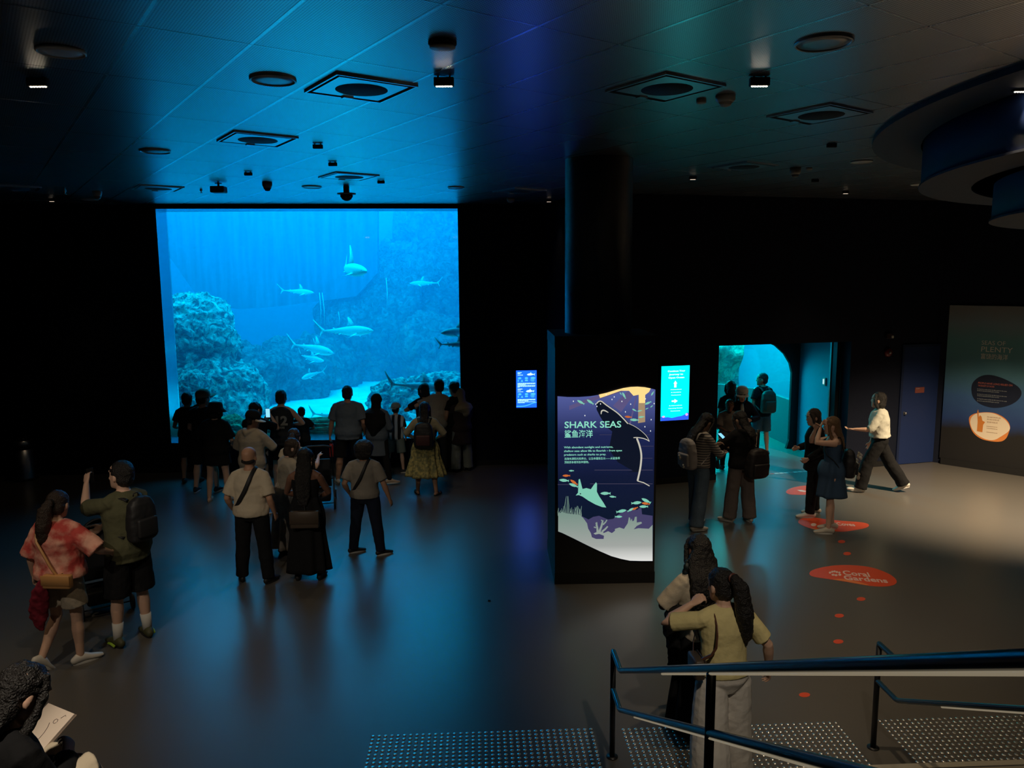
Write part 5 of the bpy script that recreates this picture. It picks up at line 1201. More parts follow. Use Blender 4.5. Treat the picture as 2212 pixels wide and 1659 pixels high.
            for j in range(N_+1):
                f_ = j/N_; z = zt+(zb-zt)*f_; r = r0*(1-f_)**1 + r1*f_ + .035*sin(pi*min(f_*2.2, 1)); r = max(r, .175 if f_ > .1 else .15)
                amp = .012+bottom.get('amp', .03)*f_; rr = []
                for i in range(72):
                    t_ = 2*pi*i/72; q = r+amp*sin(nf*t_+1.7*sin(t_*2+f_*1.5))
                    p = Vector((q*cos(t_)*(.95+.05*g), q*bottom.get('deep', .78)*sin(t_)-.005, z))
                    M_ = Mu if z > .93 else B; p = M_ @ p
                    p += Vector((off[0]*f_*k, off[1]*f_*k, 0)); rr.append(p)
                rings.append(rr)
            loft(bm, rings); o = link(bottom.get('name', 'skirt'), bm, m, root, True)
    # shoes ----------------------------------------------------------------
    if shoes:
        m = shoes['mat']; style = shoes.get('kind', 'shoe')
        for s in (1, -1):
            an, FM = B @ LG[s][2], LG[s][6]; sx = (FM.to_3x3() @ Vector((1, 0, 0)))
            b2 = bmesh.new()
            kk = k*shoes.get('big', 1.0)
            if style == 'shoe':
                tube(b2, [FM @ (Vector(v)*kk) for v in ((0, -.058, -.030), (0, -.03, -.018), (0, .03, -.018), (0, .09, -.036), (0, .15, -.045), (0, .185, -.050))], [(.030*kk, .036*kk), (.040*kk, .046*kk), (.042*kk, .044*kk), (.046*kk, .030*kk), (.045*kk, .022*kk), (.034*kk, .016*kk)], 14, side=sx, round_ends=True)
            else:
                for yy in (.03, .12):
                    tube(b2, [FM @ (Vector(v)*kk) for v in ((-.042, yy, -.062), (-.035, yy, -.026 if yy > .1 else -.008), (0, yy, -.014 if yy > .1 else .006), (.035, yy, -.026 if yy > .1 else -.008), (.042, yy, -.062))], [(.018*kk, .004*kk)]*5, 8, side=(FM.to_3x3() @ Vector((0, 1, 0))))
            so = link('shoe' if style == 'shoe' else 'sandal', b2, m, root, True)
            b2 = bmesh.new(); out = []
            for i in range(20):
                t_ = 2*pi*i/20; yy = .062+.132*sin(t_); xx = (.040+.006*sin(t_))*cos(t_); out.append((xx, yy))
            rr = [[FM @ (Vector((a_*s2, (b_-.062)*s2+.062, zz))*kk) for a_, b_ in out] for zz, s2 in ((-.075, .97), (-.07, 1.0), (-.056, 1.0), (-.050, .96))]
            loft(b2, rr); link('sole', b2, shoes.get('sole', SOLE), so)
            if shoes.get('flash'):
                b2 = bmesh.new(); tube(b2, [FM @ (Vector(v)*kk) for v in ((s*.048, -.03, -.045), (s*.052, .03, -.035), (s*.05, .09, -.045))], [(.010*kk, .004*kk)]*3, 8); link('side_flash', b2, shoes['flash'], so)
            if shoes.get('sock'):
                kn = B @ LG[s][1]; b2 = bmesh.new(); tube(b2, [an+Vector((0, 0, -.03*k)), an.lerp(kn, .15), an.lerp(kn, shoes['sock'])], [.042*k, .044*k, .050*k], 14); link('sock', b2, shoes.get('sockmat', SOCK), root, True)
    # hair / hats -------------------------------------------------------------
    if hair:
        hm, hs = hair['mat'], hair['kind']; bm = bmesh.new()
        if hs == 'bald':
            ell(bm, (0, -.035, -.028), (.079, .064, .040), Mh)
            clothname = 'hair'
        else:
            ell(bm, (0, -.014, .034), (.084, .100, .094), Mh, 18, 12); ell(bm, (0, -.042, -.020), (.078, .066, .075), Mh)
        if hs == 'long' or hs == 'longw':
            L = hair.get('L', .35); wd = hair.get('w', .085)
            yb = -(.100*g+(top or {}).get('loose', .02)+.030)/1.12
            ys = [(-.045, .02, .084, .072), (-.062, -.06, wd, .062), (-.085, -.12, wd*1.02, .052), (min(yb*.85, -.1), -.18, wd*1.08, .044), (yb, -max(L*.75, .22)-.03, wd, .034), (yb, -L-.02 if L > .25 else -.27, wd*.62, .022)]
            tube(bm, [Mh @ Vector((hair.get('dx', 0)*j, a_, b_)) for j, (a_, b_, _, _) in enumerate(ys)], [(c_*k, d_*k) for _, _, c_, d_ in ys], 18, side=(Mh.to_3x3() @ Vector((1, 0, 0))), round_ends=True)
            for s in (1, -1): tube(bm, [Mh @ Vector(v) for v in ((s*.055, .04, .085), (s*.082, .045, .02), (s*.086, .035, -.06), (s*.090, .015, -.14), (s*.085, -.02, -min(L, .2)-.02))], [.014*k, .018*k, .022*k, .026*k, .018*k], 10, round_ends=True)
        if hs == 'bob':
            for s in (1, -1): tube(bm, [Mh @ Vector(v) for v in ((s*.05, .045, .085), (s*.084, .04, .02), (s*.088, .02, -.06), (s*.07, -.01, -.115))], [.016*k, .022*k, .028*k, .022*k], 10, round_ends=True)
            ell(bm, (0, -.045, -.06), (.085, .062, .07), Mh)
        if hs == 'pony':
            L = hair.get('L', .3); z_ = hair.get('z', .04)
            tube(bm, [Mh @ Vector(v) for v in ((0, -.085, z_), (0, -.13, z_+.01), (hair.get('dx', 0)*.3, -.165, z_-.05), (hair.get('dx', 0)*.6, -.165, z_-L*.5), (hair.get('dx', 0), -.135, z_-L*.85), (hair.get('dx', 0)*1.1, -.12, z_-L))], [.026*k, .036*k, .060*k, .068*k, .050*k, .016*k], 14, round_ends=True)
        if hs == 'bun': ell(bm, (0, -.105, .06), (.045, .04, .045), Mh)
        if hs == 'afro': ell(bm, (0, -.02, .03), (.132, .132, .120), Mh); ell(bm, (0, -.05, -.03), (.122, .095, .095), Mh)
        o = link('hair', bm, hm, root); bake(o, vx, 1, .016 if hs != 'bald' else .003, .03)
        if hs == 'pony':
            bm = bmesh.new(); M_ = Mh @ T((0, -.118, z_+.005)) @ rot('X', 90)
            lathe(bm, (0, 0, -.008), [(.024, 0), (.034, .004), (.034, .012), (.024, .016)], 16, M_); link('hair_tie', bm, hair.get('tie', BLK), root, True)
    if hat:
        hk, hm = hat['kind'], hat['mat']; bm = bmesh.new(); M_ = Mh @ T((0, -.008, .045)) @ rot('Z', hat.get('yaw', 0)) @ rot('X', hat.get('tilt', 0))
        if hk in ('cap',):
            lathe(bm, (0, 0, 0), [(.106, -.018), (.111, .010), (.105, .048), (.079, .085), (.035, .104), (0, .107)], 26, M_ @ T((0, -.006, 0))); o = link('cap', bm, hm, root, True)
            bm = bmesh.new(); n_ = 12; a_ = []; b_ = []
            for i in range(n_+1):
                t_ = radians(25+130*i/n_); a_.append(M_ @ Vector((.104*cos(t_), .104*sin(t_)-.006, -.010))); r_ = .104+.085*sin(pi*i/n_)**.6; b_.append(M_ @ Vector((r_*cos(t_)*.96, r_*sin(t_), -.026+.012*cos(2*(t_-pi/2)))))
            dn = (M_.to_3x3() @ Vector((0, 0, -1)))*.005*k
            for i in range(n_): hexa(bm, [a_[i], a_[i+1], b_[i+1], b_[i], a_[i]+dn, a_[i+1]+dn, b_[i+1]+dn, b_[i]+dn])
            bmesh.ops.remove_doubles(bm, verts=bm.verts, dist=1e-5); link('brim', bm, hat.get('brim', hm), o)
        if hk == 'bucket':
            lathe(bm, (0, 0, 0), [(.165, -.055), (.168, -.052), (.118, .0), (.110, .045), (.096, .085), (.065, .098), (0, .10)], 30, M_); link('bucket_hat', bm, hm, root, True)
        if hk == 'hijab':
            L = hat.get('L', .35); lo = (top or {}).get('loose', .02)+.015
            ell(bm, (0, -.012, .03), (.095, .108, .105), Mh, 18, 12)
            tube(bm, [Mh @ Vector(v) for v in ((0, -.02, .03), (0, -.03, -.06), (0, -.035, -.13), (0, -.045, -.20), (0, -.06, -.2-L*.5), (0, -.07, -.2-L))], [(.094*k, .10*k), (.092*k, .088*k), (.105*k, .08*k), ((.155+lo)*k*hat.get('w', 1), (.10*g+lo)*k), ((.175+lo)*k*hat.get('w', 1), (.118*g+lo)*k), (.10*k*hat.get('w', 1), (.10*g+lo)*k)], 20, side=(Mh.to_3x3() @ Vector((1, 0, 0))), round_ends=True)
            o = link('headscarf', bm, hm, root); bake(o, vx, 2, .012, .08)
        if hk == 'cap_back':
            pass
    R = pm(root)
    return dict(root=root, R=R, Mu=R @ Mu, Mh=R @ Mh, B=R @ B, wr={s: R @ WR[s] for s in WR}, k=k, g=g, LG=LG, AR={s: [R @ Mu @ v for v in AR[s]] for s in AR})

def thing_at(name, M, label, cat, group=None):
    e = bpy.data.objects.new(name, None); COL.objects.link(e); e.matrix_world = M; tag(e, label, cat, group); return e
def unscaled(M):
    l, r, s = M.decompose(); return T(l) @ r.to_matrix().to_4x4()
def backpack(p, m, label, w_=.29, h_=.42, d_=.16, z=1.19, strap=None, pocket=None, dx=0, charms=None, sag=0):
    M = unscaled(p['Mu'] @ T((dx, -(.105*p['g']+.035), z))) @ rot('X', sag); k = p['k']
    t = thing_at('backpack', M, label, 'backpack')
    bm = bmesh.new(); rings = []
    for f_, sw, sd in ((0, .80, .75), (.06, .95, .95), (.3, 1.0, 1.05), (.6, .97, 1.0), (.85, .85, .82), (.95, .65, .62), (1, .35, .35)):
        z_ = (-.5+f_)*h_; rr = []
        for i in range(28):
            t_ = 2*pi*i/28; c, s = cos(t_), sin(t_); rr.append(Vector((abs(c)**.6*(1 if c > 0 else -1)*w_/2*sw, -d_/2-.01+abs(s)**.6*(1 if s > 0 else -1)*d_/2*sd, z_)))
        rings.append(rr)
    loft(bm, rings); o = link('main_bag', bm, m, t); bake(o, .009, 1, .012, .08)
    bm = bmesh.new(); rbox(bm, (0, -d_-.015, -h_*.17), (w_*.72, .05, h_*.42), .02, 3); link('front_pocket', bm, pocket or m, t, True)
    bm = bmesh.new(); tube(bm, [(-.03, -.03, h_*.5), (-.02, -.03, h_*.5+.03), (.02, -.03, h_*.5+.03), (.03, -.03, h_*.5)], .006, 8); link('handle', bm, strap or m, t, True)
    for s in (1, -1):
        pr = .115*p['g']
        pts = [(s*.07, .005, h_*.42), (s*.095, .05, 1.43-z+.0), (s*.105, .11, 1.42-z), (s*.11, .105*p['g']+.16, 1.33-z), (s*.125, .105*p['g']+.165, 1.2-z), (s*.165, .12, 1.08-z), (s*.13, .01, -h_*.4)]
        bm = bmesh.new(); tube(bm, smoothpoly(pts, 1, closed=False), [(.024, .006)]*len(smoothpoly(pts, 1, closed=False)), 8, side=(1, 0, 0)); link('strap', bm, strap or m, t, True)
    for c in charms or []:
        bm = bmesh.new(); ell(bm, (c[0], -d_-.06, c[1]), (c[2], c[2]*.9, c[2]*1.15)); ell(bm, (c[0], -d_-.065, c[1]+c[2]*1.5), (c[2]*.75,)*3)
        for s in (1, -1): ell(bm, (c[0]+s*c[2]*.55, -d_-.06, c[1]+c[2]*2.2), (c[2]*.3,)*3)
        link('plush_charm', bm, c[3], t, True)
    return t
def crossbag(p, m, label, w_=.26, h_=.17, d_=.07, z=.92, x=.16, y=-.15, shoulder=-1, strapm=None, flap=True, yaw=0, same=False, lo=.03, name='shoulder_bag'):
    M = unscaled(p['Mu'] @ T((x, y, z))) @ rot('Z', yaw)
    t = thing_at(name, M, label, 'bag')
    bm = bmesh.new(); rbox(bm, (0, 0, 0), (w_, d_, h_), .018, 3); link('bag_body', bm, m, t, True)
    if flap:
        bm = bmesh.new(); rbox(bm, (0, -d_/2-.003, h_*.14), (w_*1.01, .008, h_*.74), .003, 1); link('flap', bm, m, t, True)
    inv = M.inverted(); A = p['Mu']; g = p['g']
    back = [A @ Vector(v) for v in ((x-shoulder*.12*-1*0, y, z+h_*.4), (x*.75, -.114*g-lo-.025, z+.12), (x*.2, -.114*g-lo-.02, 1.20), (shoulder*.055, -.108*g-lo-.015, 1.33), (shoulder*.09, -.075-lo*.4, 1.44+lo*.2), (shoulder*.09, .0, 1.455+lo*.2), (shoulder*.06, .09, 1.40), (0, .12*g+.03, 1.26), (x*.5, .12*g+.03, 1.08), (x*1.1, .05, z+h_*.45), (x, y, z+h_*.4))]
    if same: back = [A @ Vector(v) for v in ((x, y-.05, z+h_*.4), (shoulder*.155, -.125*g-.03, 1.16), (shoulder*.125, -.11*g-.02, 1.32), (shoulder*.11, -.05, 1.425), (shoulder*.11, .03, 1.43), (shoulder*.12, .12*g+.02, 1.30), (shoulder*.17, .12*g+.03, 1.15), (x, y+.05, z+h_*.4))]
    pts = smoothpoly([tuple(inv @ v) for v in back], 1, closed=False)
    bm = bmesh.new(); tube(bm, pts, [(.012, .003)]*len(pts), 6); link('strap', bm, strapm or m, t, True); return t
def sling(p, m, label, shoulder=1, w_=.022, lo=.05):
    """crossbody strap bag worn in front, broad strap across the back"""
    A = p['Mu']; g = p['g']; M = unscaled(A @ T((-shoulder*.12, .13*g+.07, 1.0)))
    t = thing_at('sling_bag', M, label, 'bag'); inv = M.inverted()
    bm = bmesh.new(); rbox(bm, (0, 0, 0), (.2, .07, .14), .02, 3); link('bag_body', bm, m, t, True)
    rx, ry = .165*g**.5+lo+.01, .112*g+lo+.012
    pts = [(-shoulder*.12, .12*g+.04, 1.05), (shoulder*.02, .13*g+.03, 1.2), (shoulder*.09, .10*g+.02, 1.36), (shoulder*.095, .03, 1.462+lo*.3), (shoulder*.09, -.07, 1.455+lo*.3), (shoulder*.06, -.100*g-lo-.012, 1.36), (0, -ry-.004, 1.22), (-shoulder*.08, -ry*.95, 1.09), (-shoulder*.15, -ry*.6, .99), (-shoulder*(rx+.005), .0, .96), (-shoulder*.14, .10*g+.03, .98)]
    q = smoothpoly([tuple(inv @ (A @ Vector(v))) for v in pts], 2, closed=False)
    bm = bmesh.new(); tube(bm, q, [(w_, .004)]*len(q), 8, side=(inv.to_3x3() @ (A.to_3x3() @ Vector((-.8*shoulder, 0, -.9))).cross(A.to_3x3() @ Vector((0, 1, 0))))); link('strap', bm, m, t, True); return t
def phone(p, s, label, tilt=0, yaw=0, back=PHB, off=(0, -.03, -.085), lit=True):
    M = unscaled(p['wr'][s]); loc = M @ Vector(off)
    Mp = T(loc) @ rot('Z', yaw) @ rot('X', tilt)
    t = thing_at('phone', Mp, label, 'phone')
    bm = bmesh.new(); rbox(bm, (0, 0, 0), (.076, .010, .155), .004, 2); link('case', bm, back, t, True)
    bm = bmesh.new(); box(bm, (0, -.0056, 0), (.068, .0008, .146)); link('display', bm, PSC if lit else PHB, t); return t
def at_feet(px, py): v = onz(px, py); return v.x, v.y
def at_head(px, py, h): v = onz(px, py, h*.985); return v.x, v.y
HB = dict(kind='short', mat=HAIRB)
def tee(m, **k): d = dict(kind='tee', mat=m, sleeve=.62, loose=.03, hem=.84); d.update(k); return d
def pants(m, **k): d = dict(kind='pants', mat=m, len=1.97); d.update(k); return d
def shorts(m, **k): d = dict(kind='shorts', mat=m, len=.85, wide=.03); d.update(k); return d
WS = dict(mat=SHW_); BS = dict(mat=SHB, sole=SOLEB)
P = {}
# --- left group at the tank window
x, y = at_feet(415, 1042); P[1] = person(x, y, 8, 1.64, 'person in black with short dark hair, leftmost at the tank window', top=tee(BLK, hem=.78), bottom=shorts(BLK, len=.95), hair=HB, shoes=BS, arms={'L': ((-.22, .22, 1.02), (-.3, -1, -.3)), 'R': ((.2, .25, 1.0), (.3, -1, 0))}, skin='tan', head=(-12, 0))
x, y = at_feet(447, 1036); P[2] = person(x, y, 5, 1.66, 'dark haired person in jeans, behind the pale cap wearer at the tank', top=tee(CHAR), bottom=pants(JEAN), hair=dict(kind='bob', mat=HAIRB), shoes=BS, skin='light', head=(10, 0))
x, y = at_feet(449, 1062); P[3] = person(x, y, -5, 1.76, 'man in black tee and pale cap standing left of the bucket hat woman', top=tee(BLK, loose=.035), bottom=shorts(BLK, len=.98), hair=HB, hat=dict(kind='cap', mat=BEIGE, yaw=0, tilt=12), shoes=dict(mat=SHB, sole=SOLE), girth=1.15, skin='light', head=(-30, 5), arms={'R': ((.33, -.02, 1.02), (.6, -.6, -.3)), 'L': ((-.22, .25, .98), (-.4, -1, 0))}, legs={'R': (2, 4, 2), 'L': (-2, 5, 3)})
x, y = at_feet(475, 1082); P[4] = person(x, y, 0, 1.63, 'woman in black bucket hat and oversized black top with bare legs', top=tee(BLK, hem=.66, loose=.055, flare=.05, sleeve=.9), bottom=shorts(BLK, len=.6), hair=dict(kind='bob', mat=HAIRB), hat=dict(kind='bucket', mat=BLK), shoes=dict(kind='sandal', mat=SHT, sole=mat('sole_tan', (.5, .38, .28, 1), .7)), skin='light', head=(-18, 5), girth=1.12, arms={'L': ((-.10, .17, 1.12), (-1, -.2, -.3)), 'R': ((.21, .2, .98), (.5, -1, 0))}, legs={'R': (0, 5, 3), 'L': (0, 5, 2)})
x, y = at_head(540, 896, 1.64); P[5] = person(x, y, -14, 1.64, 'person in dark cap and loose beige top behind the bald man', top=dict(kind='hoodie', mat=BEIGE, sleeve=1.3, loose=.05, hem=.80), bottom=pants(BLK), hair=HB, hat=dict(kind='cap', mat=BLK, brim=CREAM, yaw=-10, tilt=-8), shoes=dict(mat=SHT), skin='brown', head=(-50, 12), girth=1.15, arms={'R': ((.12, .25, 1.1), (1, -.5, 0)), 'L': ((-.15, .24, 1.05), (-1, -.6, 0))})
x, y = at_head(549, 875, 1.62); P[6] = person(x, y, 0, 1.62, 'woman in long black tee raising a phone at the tank', top=tee(BLK, hem=.62, loose=.04, flare=.05, sleeve=.8), bottom=pants(BEIGE), hair=dict(kind='bob', mat=HAIRB), shoes=WS, skin='light', head=(-20, 0), girth=1.08, arms={'R': ((.215, .27, 1.42), (.7, -.2, -1)), 'L': ((-.02, .32, 1.3), (-.7, -.3, -1)), 'palmR': (-1, -.2, 0), 'curlR': 30})
phone(P[6], 1, 'lit phone held up by the woman in the long black tee', yaw=4, off=(-.03, -.03, -.08))
x, y = at_head(606, 849, 1.75); P[7] = person(x, y, 4, 1.75, 'man in dark sleeveless basketball jersey numbered 12', top=tee(mat('cloth_jersey', (.014, .018, .026, 1), .8), sleeve=0, loose=.03, hem=.80), bottom=shorts(BLK), hair=HB, shoes=WS, skin='light', girth=1.12, arms={'L': ((-.13, .22, 1.12), (-1, -.4, -.2)), 'R': ((.15, .24, 1.10), (1, -.4, -.3))})
def on_back(p, body, z, cap, m, nm, width, dx=0, dy=.045):
    A = p['Mu']; o_ = A @ Vector((-width/2+dx, -(.112*p['g']+dy), z)); Ud = (A.to_3x3() @ Vector((1, 0, 0))).normalized(); Up = (A.to_3x3() @ Vector((0, .04, 1))).normalized()
    t = text(body, o_, Ud, Up, cap, m, nm, None, off=0, width=width, bold=.06); mw = t.matrix_world.copy(); t.parent = p['root']; t.matrix_parent_inverse = p['R'].inverted(); t.matrix_world = mw
JG = mat('jersey_print', (.30, .30, .28, 1), .8)
on_back(P[7], '12', 1.16, .155, JG, 'jersey_number', .20); on_back(P[7], 'WARRIORS', 1.10, .035, JG, 'jersey_text', .17, dy=.05)
x, y = at_head(651, 884, 1.28); P[8] = person(x, y, 15, 1.28, 'small dark haired child leaning at the window sill right of the jersey man', top=tee(CHAR), bottom=shorts(BLK), hair=dict(kind='short', mat=HAIRB), shoes=WS, lean=6, skin='light', head=(10, 5), arms={'L': ((-.1, .35, 1.1), (-1, -.5, 0)), 'R': ((.12, .35, 1.1), (1, -.5, 0))})
x, y = at_head(613, 955, 1.56); P[9] = person(x, y, -42, 1.56, 'woman with brown hair and long pale skirt left of the black dress woman', top=tee(BEIGE, loose=.03), bottom=dict(kind='skirt', mat=cloth('skirt_pale', (.36, .31, .26), col2=(.2, .19, .18, 1), vscale=5), z0=.13, r1=.30), hair=dict(kind='bob', mat=HAIRD), shoes=BS, skin='light', head=(-25, 12), lean=8, arms={'R': ((.12, .34, 1.12), (1, -.5, -.4)), 'L': ((-.1, .34, 1.1), (-1, -.5, -.3))})
x, y = at_head(633, 930, 1.60); P[10] = person(x, y, -10, 1.58, 'dark haired woman in cream sleeveless top just behind the black dress woman', top=tee(CREAM, sleeve=.3), bottom=pants(BLK), hair=dict(kind='pony', mat=HAIRD, L=.22), shoes=BS, skin='light', head=(15, 5), arms={'R': ((.30, .2, 1.25), (1, -.2, -1)), 'palmR': (0, 1, 0), 'curlR': 8})
# --- foreground row
x, y = at_feet(552, 1256); P[11] = person(x, y, -3, 1.66, 'bald man in cream tee and black trousers with a black strap across his back', top=tee(CREAM, loose=.045, sleeve=.85, hem=.87, wr=.018), bottom=pants(BLK, wide=.02), hair=dict(kind='bald', mat=HAIRB), shoes=BS, girth=1.12, skin='tan', head=(0, -6), shoulder=1.06, arms={'R': ((.28, .04, .87), (.3, -1, 0)), 'L': ((-.28, .10, .90), (-.4, -1, 0))}, legs={'R': (-2, 6, 2), 'L': (2, 5, 2), 'fR': 18, 'fL': -25})
sling(P[11], NYL, 'black sling bag strapped across the bald man in cream')
x, y = at_feet(669, 1250); P[12] = person(x, y, 3, 1.62, 'woman in strappy black maxi dress with very long black hair', top=dict(kind='cami', mat=BLK, hem=.9, loose=.012, name='dress_bodice', wr=.006), bottom=dict(kind='skirt', mat=BLK, z0=.12, z1=1.10, r1=.275, folds=7, amp=.018, name='dress_skirt'), hair=dict(kind='long', mat=HAIRB, L=.50, w=.095), shoes=dict(mat=SHB, sole=SOLEB), girth=1.1, skin='brown', head=(-4, 4), arms={'R': ((.10, .26, 1.0), (1, -.4, 0)), 'L': ((-.10, .27, 1.02), (-1, -.4, 0))})
crossbag(P[12], LEATHD, 'dark brown rectangular bag hanging at the back of the black dress woman', w_=.34, h_=.21, z=.86, x=.02, y=-.225, shoulder=1, strapm=NYL)
x, y = at_feet(793, 1197); P[14] = person(x, y, -8, 1.53, 'stocky person in grey beige tee and dark trousers, round curly dark hair', top=tee(cloth('taupe', (.27, .24, .20)), loose=.035, sleeve=.8, hem=.89), bottom=pants(DNAVY, wide=.012), hair=dict(kind='afro', mat=HAIRB), shoes=dict(mat=SHB, sole=SOLE), girth=1.22, skin='tan', shoulder=1.06, arms={'R': ((.37, .02, .86), (.5, -1, 0)), 'L': ((-.26, .04, .92), (-.3, -1, 0))}, legs={'R': (0, 8, 2), 'L': (3, 8, 2), 'fR': 45, 'fL': 50})
sling(P[14], NYL, 'black sling bag strapped across the curly haired person in front', w_=.018, lo=.04)
# --- middle right of window
x, y = at_feet(757, 1043); P[15] = person(x, y, 0, 1.76, 'tall heavy man in grey tee and dark shorts holding a red bottle', top=tee(GREYBLUE, loose=.045, sleeve=.8, hem=.80), bottom=shorts(BLK, len=1.0), hair=HB, shoes=WS, girth=1.3, skin='tan', shoulder=1.1, arms={'L': ((-.34, .05, .84), (-.5, -1, 0)), 'curlL': 55, 'R': ((.26, .1, .9), (.4, -1, 0))}, legs={'R': (6, 9, 3), 'L': (-3, 7, 2), 'fL': -30})
Mw = unscaled(P[15]['wr'][-1]); t = thing_at('water_bottle', T(Mw @ Vector((0, -.03, -.10))) , 'red water bottle hanging from the hand of the tall grey tee man', 'bottle')
bm = bmesh.new(); lathe(bm, (0, 0, -.30), [(.036, 0), (.040, .01), (.040, .20), (.034, .235), (.024, .245)], 24); link('bottle_body', bm, mat('bottle_red', (.42, .035, .03, 1), .3), t, True)
bm = bmesh.new(); lathe(bm, (0, 0, -.055), [(.027, 0), (.027, .03), (.022, .035)], 20); tube(bm, [(-.02, 0, .03-.055), (-.016, 0, .06-.055), (.016, 0, .06-.055), (.02, 0, .03-.055)], .005, 8); link('lid', bm, BLACK, t, True)
x, y = at_feet(818, 1042); P[16] = person(x, y, -14, 1.60, 'woman in long black headscarf and grey tunic stepping right', top=tee(cloth('tunic', (.10, .12, .15)), sleeve=1.95, loose=.05, hem=.55, flare=.12), bottom=pants(BLK), hat=dict(kind='hijab', mat=BLK, L=.34, w=1.0), shoes=dict(mat=SHT), girth=1.12, skin='tan', legs={'R': (-6, 12, 2), 'L': (6, 3, 6), 'fR': 60, 'fL': 20}, arms={'L': ((-.26, .16, .95), (-.5, -1, 0)), 'R': ((.2, .2, 1.0), (.5, -1, 0))})
x, y = at_feet(858, 1019); P[17] = person(x, y, -6, 1.31, 'child in backwards pale cap, striped tee and pale shorts', top=tee(VSTRIPE, loose=.03, sleeve=.8, hem=.84), bottom=shorts(GREEN_G, len=.95), hair=HB, hat=dict(kind='cap', mat=TEALG, yaw=140, tilt=0), shoes=dict(mat=SHB, sole=SOLE), skin='light', legs={'R': (-4, 6, 2), 'L': (8, 14, 10), 'fR': 70, 'fL': 10}, arms={'R': ((.24, .0, .88), (.3, -1, 0)), 'L': ((-.2, .14, 1.02), (-.5, -1, 0))})
x, y = at_feet(921, 1068); P[18] = person(x, y, 0, 1.58, 'woman in olive top and long yellow patterned skirt', top=tee(KHAKI, loose=.03, sleeve=1.2, hem=.95), bottom=dict(kind='skirt', mat=FLOWER, z0=.36, z1=1.06, r1=.36, folds=11, amp=.03), hair=dict(kind='long', mat=HAIRB, L=.16, w=.08), shoes=dict(kind='sandal', mat=SHB, sole=SOLEB), girth=1.12, skin='tan', legs={'R': (-4, 6, 2), 'L': (3, 4, 2), 'fR': 25, 'fL': -20}, arms={'R': ((.2, .18, 1.02), (1, -.6, 0)), 'L': ((-.2, .18, 1.02), (-1, -.6, 0))})
backpack(P[18], NYL, 'dark backpack worn by the woman in the yellow patterned skirt', w_=.33, h_=.43, z=1.16, pocket=mat('nylon_maroon', (.05, .012, .012, 1), .6))
x, y = at_head(943, 825, 1.76); P[19] = person(x, y, 6, 1.76, 'man in pale tee with very short dark hair, tallest at the right of the tank', top=tee(cloth('tee_pale', (.46, .38, .30)), loose=.03, sleeve=.8), bottom=pants(CHAR), hair=HB, shoes=BS, skin='light', head=(20, 5), side=4, arms={'L': ((-.32, .16, 1.1), (-1, -.3, -.4)), 'R': ((.2, .15, 1.0), (1, -.6, 0))})
x, y = at_head(931, 833, 1.70); P[20] = person(x-.13, y+.1, 10, 1.68, 'person in black hidden behind the man in the pale tee', top=tee(BLK, loose=.03), bottom=pants(BLK), hair=dict(kind='bob', mat=HAIRB), shoes=BS, skin='tan', head=(25, 5), arms={'L': ((-.22, .3, 1.2), (-1, -.3, -.4))})
x, y = at_head(984, 828, 1.72); P[21] = person(x, y, 25, 1.70, 'dark haired person in black looking down at the right end of the tank', top=tee(BLK, loose=.03), bottom=pants(BLK), hair=dict(kind='bun', mat=HAIRB), shoes=BS, skin='tan', head=(20, 15))
x, y = at_feet(998, 1017); P[22] = person(x, y, 30, 1.57, 'woman in cream headscarf, brown long top and grey trousers', top=tee(cloth('plum', (.05, .035, .035)), sleeve=1.95, loose=.05, hem=.58, flare=.08), bottom=pants(cloth('trouser_grey', (.22, .24, .22)), wide=.04), hat=dict(kind='hijab', mat=cloth('scarf', (.42, .33, .22)), L=.14, w=.9), shoes=BS, girth=1.1, skin='light', head=(15, 8), arms={'L': ((-.16, .3, 1.0), (-1, -.4, 0)), 'R': ((.12, .3, 1.0), (1, -.5, 0))})
# --- left foreground couple
x, y = at_feet(150, 1432); P[23] = person(x, y, -12, 1.68, 'woman in red and pink tie dye tee and shorts walking away at left', top=tee(TIE, loose=.075, sleeve=1.0, hem=.90, wr=.022), bottom=shorts(BEIGE, len=.72, wide=.035), hair=dict(kind='pony', mat=HAIRD, L=.36, z=.02, dx=-.05), shoes=dict(mat=SHW_, big=1.05), skin='light', shoulder=1.05, girth=1.1, head=(12, 10), legs={'L': (2, 1, 34), 'R': (4, 1, 5), 'toeL': 40, 'fR': 30, 'fL': 10}, arms={'L': ((-.34, .02, .86), (-.4, -1, 0)), 'R': ((.34, .28, 1.05), (.9, -.7, -.3)), 'curlL': 45})
crossbag(P[23], LEATHER, 'tan leather shoulder bag at the hip of the tie dye woman', w_=.27, h_=.13, z=.93, x=.16, y=-.22, shoulder=-1, yaw=8, lo=.085)
bm = bmesh.new(); Ms = P[23]['Mu']; pts = [Ms @ Vector(v) for v in ((-.02, -.20, .92), (-.05, -.21, .82), (-.09, -.20, .68), (-.12, -.19, .54), (-.10, -.19, .42))]
tube(bm, pts, [(.03, .02), (.07, .03), (.09, .035), (.085, .035), (.03, .02)], 12, side=(1, .2, 0), round_ends=True); o = link('jacket', bm, MAROON); bake(o, .01, 1, .03, .06); tag(o, 'maroon jacket hanging below the tan bag of the tie dye woman', 'jacket')
Mw = unscaled(P[23]['wr'][-1]); phone(P[23], -1, 'dark phone held low by the tie dye woman', tilt=25, off=(.0, -.035, -.08), lit=False)
